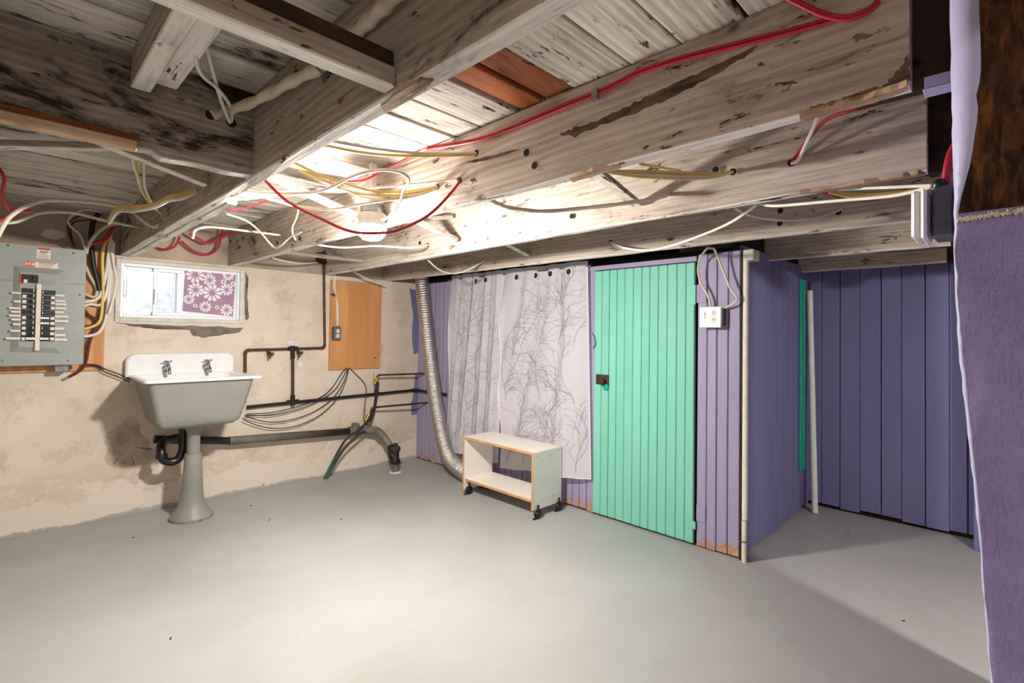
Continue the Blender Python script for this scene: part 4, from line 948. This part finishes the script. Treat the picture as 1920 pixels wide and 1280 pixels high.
cable('cable', 'white cable strung high between first and second joist', 'cabwhite', .0045, lx([(628, 266), (690, 277), (755, 285), (820, 288), (893, 287)], .60, 1.15))
cable('cable', 'yellow cable strung high between first and second joist', 'cabyellow', .0045, lx([(610, 273), (660, 283), (715, 290), (780, 292), (850, 291), (893, 289)], .60, 1.15))
for i, (mt, d, lab) in enumerate((('cabyellow', 0, 'yellow cable in the bundle entering the third joist, top'), ('cabyellow', 5, 'yellow cable in the bundle entering the third joist, middle'), ('cabwhite', 8, 'white cable in the bundle entering the third joist'), ('cabyellow', 11, 'yellow cable in the bundle entering the third joist, bottom'))):
    cable('cable', lab, mt, .0048, lx([(1132, 320), (1165, 321+d*.5), (1210, 321+d), (1290, 324+d), (1340, 325+d*.6), (1376, 322)], 1.25, J3-.005), 'yellow bundle at the third joist')
cable('cable', 'yellow cable slanting down from behind the second joist', 'cabyellow', .0045, lx([(1200, 307), (1235, 313), (1275, 320)], 1.4, 1.74))
cable('twisted_cable', 'thick twisted white cable drooping into the third joist', 'cabold', .0075, lx([(918, 374), (935, 382), (960, 390), (1015, 396), (1085, 391), (1172, 381), (1230, 372), (1254, 364)], 1.22, J3+.005), twist=(.8, .16))
cable('cable', 'long white cable drooping below the fourth joist over the mint door', 'cabwhite', .006, lx([(1145, 454), (1172, 465), (1217, 469), (1260, 460), (1310, 443), (1370, 417), (1419, 383)], J4-.03, 1.95))
cable('cable', 'white cable looping into the fourth joist', 'cabold', .007, lx([(1377, 389), (1400, 400), (1420, 406), (1470, 412), (1520, 409), (1555, 400), (1577, 391)], 1.95, J4-.035))
cable('cable', 'white cable running from the third joist to the switch box, lower', 'cabwhite', .005, lx([(1424, 381), (1440, 385), (1470, 385), (1570, 376), (1657, 369), (1710, 360), (1745, 350)], 1.93, 1.5))
cable('cable', 'white cable running to the switch box, upper', 'cabwhite', .0045, lx([(1570, 356), (1620, 353), (1670, 351), (1715, 349), (1748, 348)], 1.95, 1.45))
for i, (d, mt, lab) in enumerate(((0, 'cabyellow', 'yellow cable in the bundle beside the switch box, top'), (4, 'cabyellow', 'yellow cable in the bundle beside the switch box, middle'), (8, 'cabyellow', 'yellow cable in the bundle beside the switch box, bottom'))):
    cable('cable', lab, mt, .005, lx([(1553, 360), (1585, 362+d*.7), (1620, 363+d), (1670, 361+d*.7), (1712, 356)], 1.95, 2.0), 'yellow bundle by the switch box')
cable('cable', 'red cable hanging below the yellow bundle near the switch box', 'cabred', .0045, lx([(1543, 360), (1562, 366), (1582, 372), (1612, 376), (1645, 374), (1690, 364)], 1.95, 2.1))
cable('cable', 'dark red cable from the third joist hole up to the second joist', 'cabred', .006, [(1675, 184, 'x', 1.55), (1630, 199, 'x', 1.62), (1579, 212, 'x', 1.68), (1550, 224, 'x', 1.71), (1530, 243, 'x', 1.74), (1505, 275, 'x', 1.76), (1484, 306, 'x', J3-.01)])
cable('cable', 'short white cable beside the dark red one at the third joist', 'cabwhite', .006, [(1534, 216, 'x', 1.60), (1524, 242, 'x', 1.67), (1512, 268, 'x', 1.72), (1502, 290, 'x', 1.755), (1494, 302, 'x', 1.765), (1484, 306, 'x', J3-.01)])
cable('cable', 'short red cable dropping into the top of the switch box', 'cabred', .007, [(1792, 270, 'x', 1.32), (1783, 288, 'x', 1.31), (1777, 312, 'x', 1.30), (1774, 332, 'x', 1.30), (1773, 347, 'x', 1.30)])
# service cable along the first joist
cable('service_cable', 'thick twisted white service cable clamped along the first joist', 'cabold', .0135, [(398, 216, 'y', HY-.002), (430, 207, 'x', .455), (470, 193, 'x', .475), (520, 168, 'x', .49), (560, 146, 'x', .495), (605, 124, 'x', .50), (650, 80, 'x', .50), (680, 50, 'x', .50), (710, 22, 'x', .50), (745, -10, 'x', .495), (790, -60, 'x', .495)], twist=(.42, .16), seg=12, sub=8)
cc = onx(604, 127, .50); mk('cable_clamp', MB().tube([cc+Vector((.017*math.cos(a)+.003, .012*math.sin(a)*.6, .017*math.sin(a))) for a in [math.pi*2*k/14 for k in range(15)]], .0022, 6).cyl(cc+Vector((.0, -.004, -.016)), cc+Vector((.002, -.006, -.034)), .004, 8), 'galv', label='metal clamp around the service cable', cat='clamp', origin=cc)
cable('cable', 'white cable hanging into the header hole, left of the pair', 'cabwhite', .005, [(362, -15, 'y', 1.22), (364, 20, 'y', 1.27), (363, 60, 'y', 1.32), (368, 115, 'y', 1.40), (380, 142, 'y', 1.45), (405, 163, 'y', 1.50), (422, 183, 'y', 1.55), (434, 205, 'y', 1.60), (434, 229, 'y', HY)])
cable('cable', 'white cable hanging into the header hole, right of the pair', 'cabwhite', .005, [(372, -15, 'y', 1.22), (371, 20, 'y', 1.27), (374, 50, 'y', 1.32), (390, 100, 'y', 1.42), (403, 150, 'y', 1.49), (415, 190, 'y', 1.56), (425, 215, 'y', 1.60), (431, 230, 'y', HY)])
# left bay above the panel
Y2 = 3.2
cable('cable', 'bright red cable curling at the left edge above the panel', 'cabred', .006, [(-4, 312, 'y', 2.9), (8, 334, 'y', 2.9), (4, 364, 'y', 2.95), (12, 388, 'y', 3.0), (30, 397, 'y', 3.05), (59, 395, 'y', 3.1)])
cable('cable', 'short red cable at the far left below the curl', 'cabred', .009, [(-6, 416, 'y', 3.1), (12, 408, 'y', 3.12), (33, 398, 'y', 3.15)])
cable('cable', 'white cable arching across the left bay to the first joist', 'cabold', .009, [(-6, 446, 'y', 3.0), (14, 411, 'y', 3.0), (42, 390, 'y', 3.0), (77, 377, 'y', 3.05), (105, 375, 'y', 3.1), (164, 378, 'y', 3.2), (211, 385, 'y', 3.2), (246, 395, 'y', 3.1), (265, 411, 'y', 3.0), (288, 425, 'y', 2.95), (302, 418, 'y', 2.9), (307, 399, 'y', 2.85), (319, 380, 'y', 2.8), (342, 366, 'x', J1-.005)])
cable('cable', 'white cable crossing low over the panel top to the first joist', 'cabold', .0075, [(-6, 418, 'y', 3.3), (30, 416, 'y', 3.3), (77, 399, 'y', 3.35), (136, 399, 'y', 3.4), (188, 411, 'y', 3.35), (234, 421, 'y', 3.3), (262, 425, 'x', J1-.004)])
for i, (d, lab, mt) in enumerate(((0, 'yellow cable bundled under the first joist by the panel, upper', 'cabyellow'), (5, 'yellow cable bundled under the first joist by the panel, lower', 'cabyellow'), (9, 'white cable bundled under the first joist by the panel', 'cabwhite'))):
    cable('cable', lab, mt, .007, [(368, 355+d*.5, 'x', J1-.004), (340, 363+d, 'x', .47), (316, 369+d*.8, 'x', .43), (288, 383+d*.6, 'x', .40), (248, 387+d, 'x', .38), (222, 388+d, 'x', .37), (205, 410+d, 'x', .37)], 'bundle above the panel')
cable('cable', 'white cable dropping through the left bay, left of the yellow drop', 'cabwhite', .005, [(247, 290, 'y', 2.3), (252, 315, 'y', 2.35), (258, 331, 'y', 2.4), (270, 364, 'y', 2.6), (290, 390, 'y', 2.8), (305, 402, 'y', 2.85)])
cable('cable', 'yellow cable dropping through the left bay', 'cabyellow', .0055, [(262, 298, 'y', 2.3), (258, 325, 'y', 2.4), (262, 350, 'y', 2.5), (275, 372, 'y', 2.65), (296, 394, 'y', 2.85)])
cable('cable', 'white cable dropping through the left bay, right of the yellow drop', 'cabwhite', .005, [(270, 303, 'y', 2.3), (270, 325, 'y', 2.4), (272, 352, 'y', 2.5), (284, 378, 'y', 2.65), (297, 394, 'y', 2.85)])
PB = YA-.05
def drop(label, mt, r, pts, o_=None, **k): return cable('cable', label, mt, r, [(x, y, 'y', (o_ or PB)-i*.002) for i, (x, y) in enumerate(pts)], 'cables down to the breaker panel', **k)
drop('thick black cable entering the board behind the panel', 'cabblack', .014, [(186, 398), (175, 415), (171, 440), (172, 465), (175, 495), (181, 520), (187, 545)])
drop('white cable bending down into the panel top corner', 'cabold', .010, [(224, 418), (205, 422), (188, 432), (174, 447), (165, 462), (161, 476)], PB-.04)
drop('yellow cable dropping into the panel side, rear', 'cabyellow', .009, [(213, 426), (207, 440), (196, 458), (192, 485), (193, 530), (192, 570), (185, 605), (152, 618)])
drop('white cable dropping into the panel side, upper', 'cabwhite', .009, [(208, 440), (203, 480), (198, 517), (188, 553), (175, 563), (154, 566)])
drop('white cable dropping into the panel side, middle', 'cabwhite', .008, [(211, 450), (206, 490), (203, 530), (196, 560), (186, 572), (170, 570), (154, 575)])
drop('white cable dropping into the panel side, lowest', 'cabwhite', .009, [(214, 455), (209, 500), (205, 545), (200, 590), (188, 620), (170, 629), (152, 630)])
drop('white cable passing close to the window frame', 'cabwhite', .008, [(209, 470), (214, 500), (218, 525), (212, 560), (204, 588)], PB-.02)
drop('white cable curling inside the cable bundle by the panel', 'cabold', .009, [(161, 500), (170, 520), (182, 540), (178, 556), (164, 553), (156, 548)])
drop('brown cable curling into the panel side', 'cabdark', .008, [(157, 580), (166, 590), (178, 598), (180, 606), (168, 611), (154, 611)])
drop('dark red cable tied above the panel', 'cabred', .010, [(213, 424), (205, 438), (196, 450), (183, 455), (166, 458)], PB-.03)
drop('thin dark red cable looping above the panel, outer', 'cabdark', .005, [(176, 410), (155, 404), (135, 412), (127, 424), (131, 445), (140, 466)], PB-.05)
drop('thin dark red cable looping above the panel, inner', 'cabdark', .005, [(178, 411), (160, 413), (140, 416), (132, 428), (136, 450), (143, 466)], PB-.04)
drop('white cable looping above the panel into its top', 'cabold', .006, [(190, 398), (165, 393), (142, 399), (128, 413), (133, 425), (148, 438), (156, 455), (161, 474)], PB-.05)
drop('brown cable running down beside the panel to the board foot', 'cabdark', .008, [(191, 575), (183, 605), (172, 630), (166, 650), (163, 668), (158, 685), (147, 697), (128, 707)])
drop('thin black cable from the panel foot to the sink', 'cabblack', .004, [(158, 683), (180, 684), (200, 693), (225, 702), (245, 712)], YA-.03)
drop('thin brown cable from the panel foot to the sink', 'cabdark', .0035, [(160, 687), (180, 687), (198, 698), (222, 707), (243, 716)], YA-.03)
# window bay
Yr = YA-.02
cable('cable', 'red cable looping above the window, left', 'cabred', .008, [(295, 465, 'y', Yr), (310, 468, 'y', Yr-.03), (328, 461, 'y', Yr-.05), (337, 444, 'y', Yr-.05)])
cable('cable', 'red cable looping above the window, lower', 'cabred', .008, [(340, 452, 'y', Yr-.03), (362, 470, 'y', Yr-.04), (388, 477, 'y', Yr-.04), (406, 468, 'y', Yr-.04), (413, 450, 'y', Yr-.06), (417, 430, 'y', Yr-.08)])
cable('cable', 'red cable looping above the window, upper', 'cabred', .009, [(355, 438, 'y', Yr-.1), (375, 450, 'y', Yr-.1), (392, 456, 'y', Yr-.1), (412, 447, 'y', Yr-.12), (438, 434, 'y', Yr-.15), (455, 426, 'y', Yr-.2), (466, 412, 'y', Yr-.3)])
cable('cable', 'white cable crossing above the window into the second joist', 'cabwhite', .007, [(362, 446, 'x', .70), (366, 432, 'x', .72), (385, 426, 'x', .76), (412, 427, 'x', .86), (480, 435, 'x', 1.05), (526, 441, 'x', 1.15)])
cable('cable', 'grey cable bending under the second joist near the window', 'cabold', .006, [(425, 401, 'x', .80), (462, 414, 'x', .92), (487, 434, 'x', 1.03), (505, 455, 'x', 1.10), (517, 465, 'x', 1.125), (530, 458, 'x', 1.13), (544, 445, 'x', 1.14), (566, 435, 'x', 1.152)])
cable('cable', 'short grey cable hanging on the second joist', 'cabold', .0055, [(560, 390, 'x', 1.12), (556, 408, 'x', 1.13), (549, 424, 'x', 1.135), (549, 438, 'x', 1.14), (555, 451, 'x', 1.152)])
cable('cable', 'thin red cable entering the bay beside the first joist end', 'cabred', .0045, [(430, 394, 'x', .62), (455, 391, 'x', .72), (480, 384, 'x', .80), (507, 374, 'x', .88)])
cable('cable', 'white cable under the lamp from second to third joist', 'cabwhite', .0055, lx([(596, 459), (642, 464), (705, 461), (755, 464), (785, 464), (804, 459)], 1.24, J3+.04))
cable('cable', 'white cable near the wall behind the second joist', 'cabwhite', .006, lx([(512, 484), (542, 491), (570, 494), (595, 492)], 1.26, 1.75))
cable('cable', 'thin white cable running from the third joist to the plywood', 'cabwhite', .0055, lx([(662, 509), (692, 524), (722, 536)], 1.95, 2.35))
cable('cable', 'thin white cable drooping into the fourth joist above the curtain', 'cabwhite', .0055, lx([(803, 488), (820, 503), (838, 511), (858, 512), (885, 502), (916, 484)], 1.92, J4-.0))
# plywood wiring
cable('cable', 'white cable running down the plywood to the grey outlet', 'cabwhite', .006, [(628, 515, 'y', YA-.03), (626, 535, 'y', YA-.03), (631, 560, 'y', YA-.03), (632, 590, 'y', YA-.03), (632, 611, 'y', YA-.04)], 'wiring on the plywood')
cable('cable', 'second white cable running down the plywood to the grey outlet', 'cabold', .005, [(629, 518, 'y', YA-.032), (629, 545, 'y', YA-.035), (634, 575, 'y', YA-.032), (634, 611, 'y', YA-.04)], 'wiring on the plywood')
for lab, pts in (('thin black wire drooping from the plywood to the sink, highest', [(650, 689), (640, 700), (622, 727), (600, 745), (560, 761), (510, 773), (462, 776)]), ('thin black wire drooping from the plywood to the sink, second', [(652, 690), (644, 705), (628, 730), (600, 750), (560, 767), (510, 778), (462, 778)]),
                 ('thin black wire drooping from the plywood to the sink, third', [(653, 690), (645, 715), (625, 745), (595, 768), (560, 783), (520, 791), (485, 788), (458, 778)]), ('thin black wire drooping from the plywood to the sink, lowest', [(654, 690), (648, 715), (632, 747), (600, 778), (560, 797), (520, 803), (485, 798), (455, 786)]),
                 ('thin black wire from the plywood down to the yellow valves', [(655, 689), (668, 702), (683, 718), (687, 735), (684, 760), (682, 785), (688, 797)])):
    cable('wire', lab, 'cabblack', .0035, [(x, y, 'y', YA-.02-.004*i) for i, (x, y) in enumerate(pts)], 'thin wires below the plywood', cat='wire')
# outlet wiring on the partition
cable('cable', 'beige cable curving down to the white outlet, left', 'cabold', .006, [(1328, 463, 'x', 2.66), (1318, 475, 'x', 2.72), (1311, 488, 'x', 2.75), (1309, 510, 'x', 2.76), (1314, 530, 'x', 2.77), (1324, 548, 'x', 2.775), (1331, 565, 'x', 2.78), (1332, 578, 'x', 2.79)], 'cables to the white outlet')
cable('cable', 'beige cable bending down to the white outlet, right', 'cabold', .006, [(1326, 466, 'x', 2.66), (1338, 466, 'x', 2.70), (1345, 480, 'x', 2.73), (1356, 508, 'x', 2.75), (1368, 538, 'x', 2.755), (1380, 555, 'x', 2.76), (1381, 563, 'x', 2.765), (1370, 572, 'x', 2.775), (1355, 578, 'x', 2.785)], 'cables to the white outlet')

# ================================================================== FLOOR CRUMBS
for x, y, lab in ((470, 948, 'tiny dark crumb on the floor right of the sink pedestal'), (505, 975, 'tiny wood splinter on the floor further right of the sink pedestal'), (690, 930, 'tiny wood splinter on the floor in front of the rusty drain cleanout'), (640, 973, 'tiny wood splinter on the open floor left of the cart'),
                  (250, 1008, 'tiny crumb on the floor left of the sink pedestal by the wall'), (320, 1197, 'single dark crumb nearest the lower left corner of the floor'), (1694, 1164, 'tiny dark crumb on the floor left of the purple wall end'), (1590, 1000, 'tiny crumb on the floor inside the shadowed alcove')):
    p = onz(x, y, 0); a = random.uniform(0, 3); s_ = random.uniform(.005, .011)
    R = Matrix.Rotation(a, 4, 'Z'); R.translation = p+Vector((0, 0, .0015))
    mk('floor_crumb', MB().box((-s_, -.003, -.0015), (s_, .003, .0015), .001, R), 'dark_timber', label=lab, cat='debris', group='crumbs on the floor', origin=p)
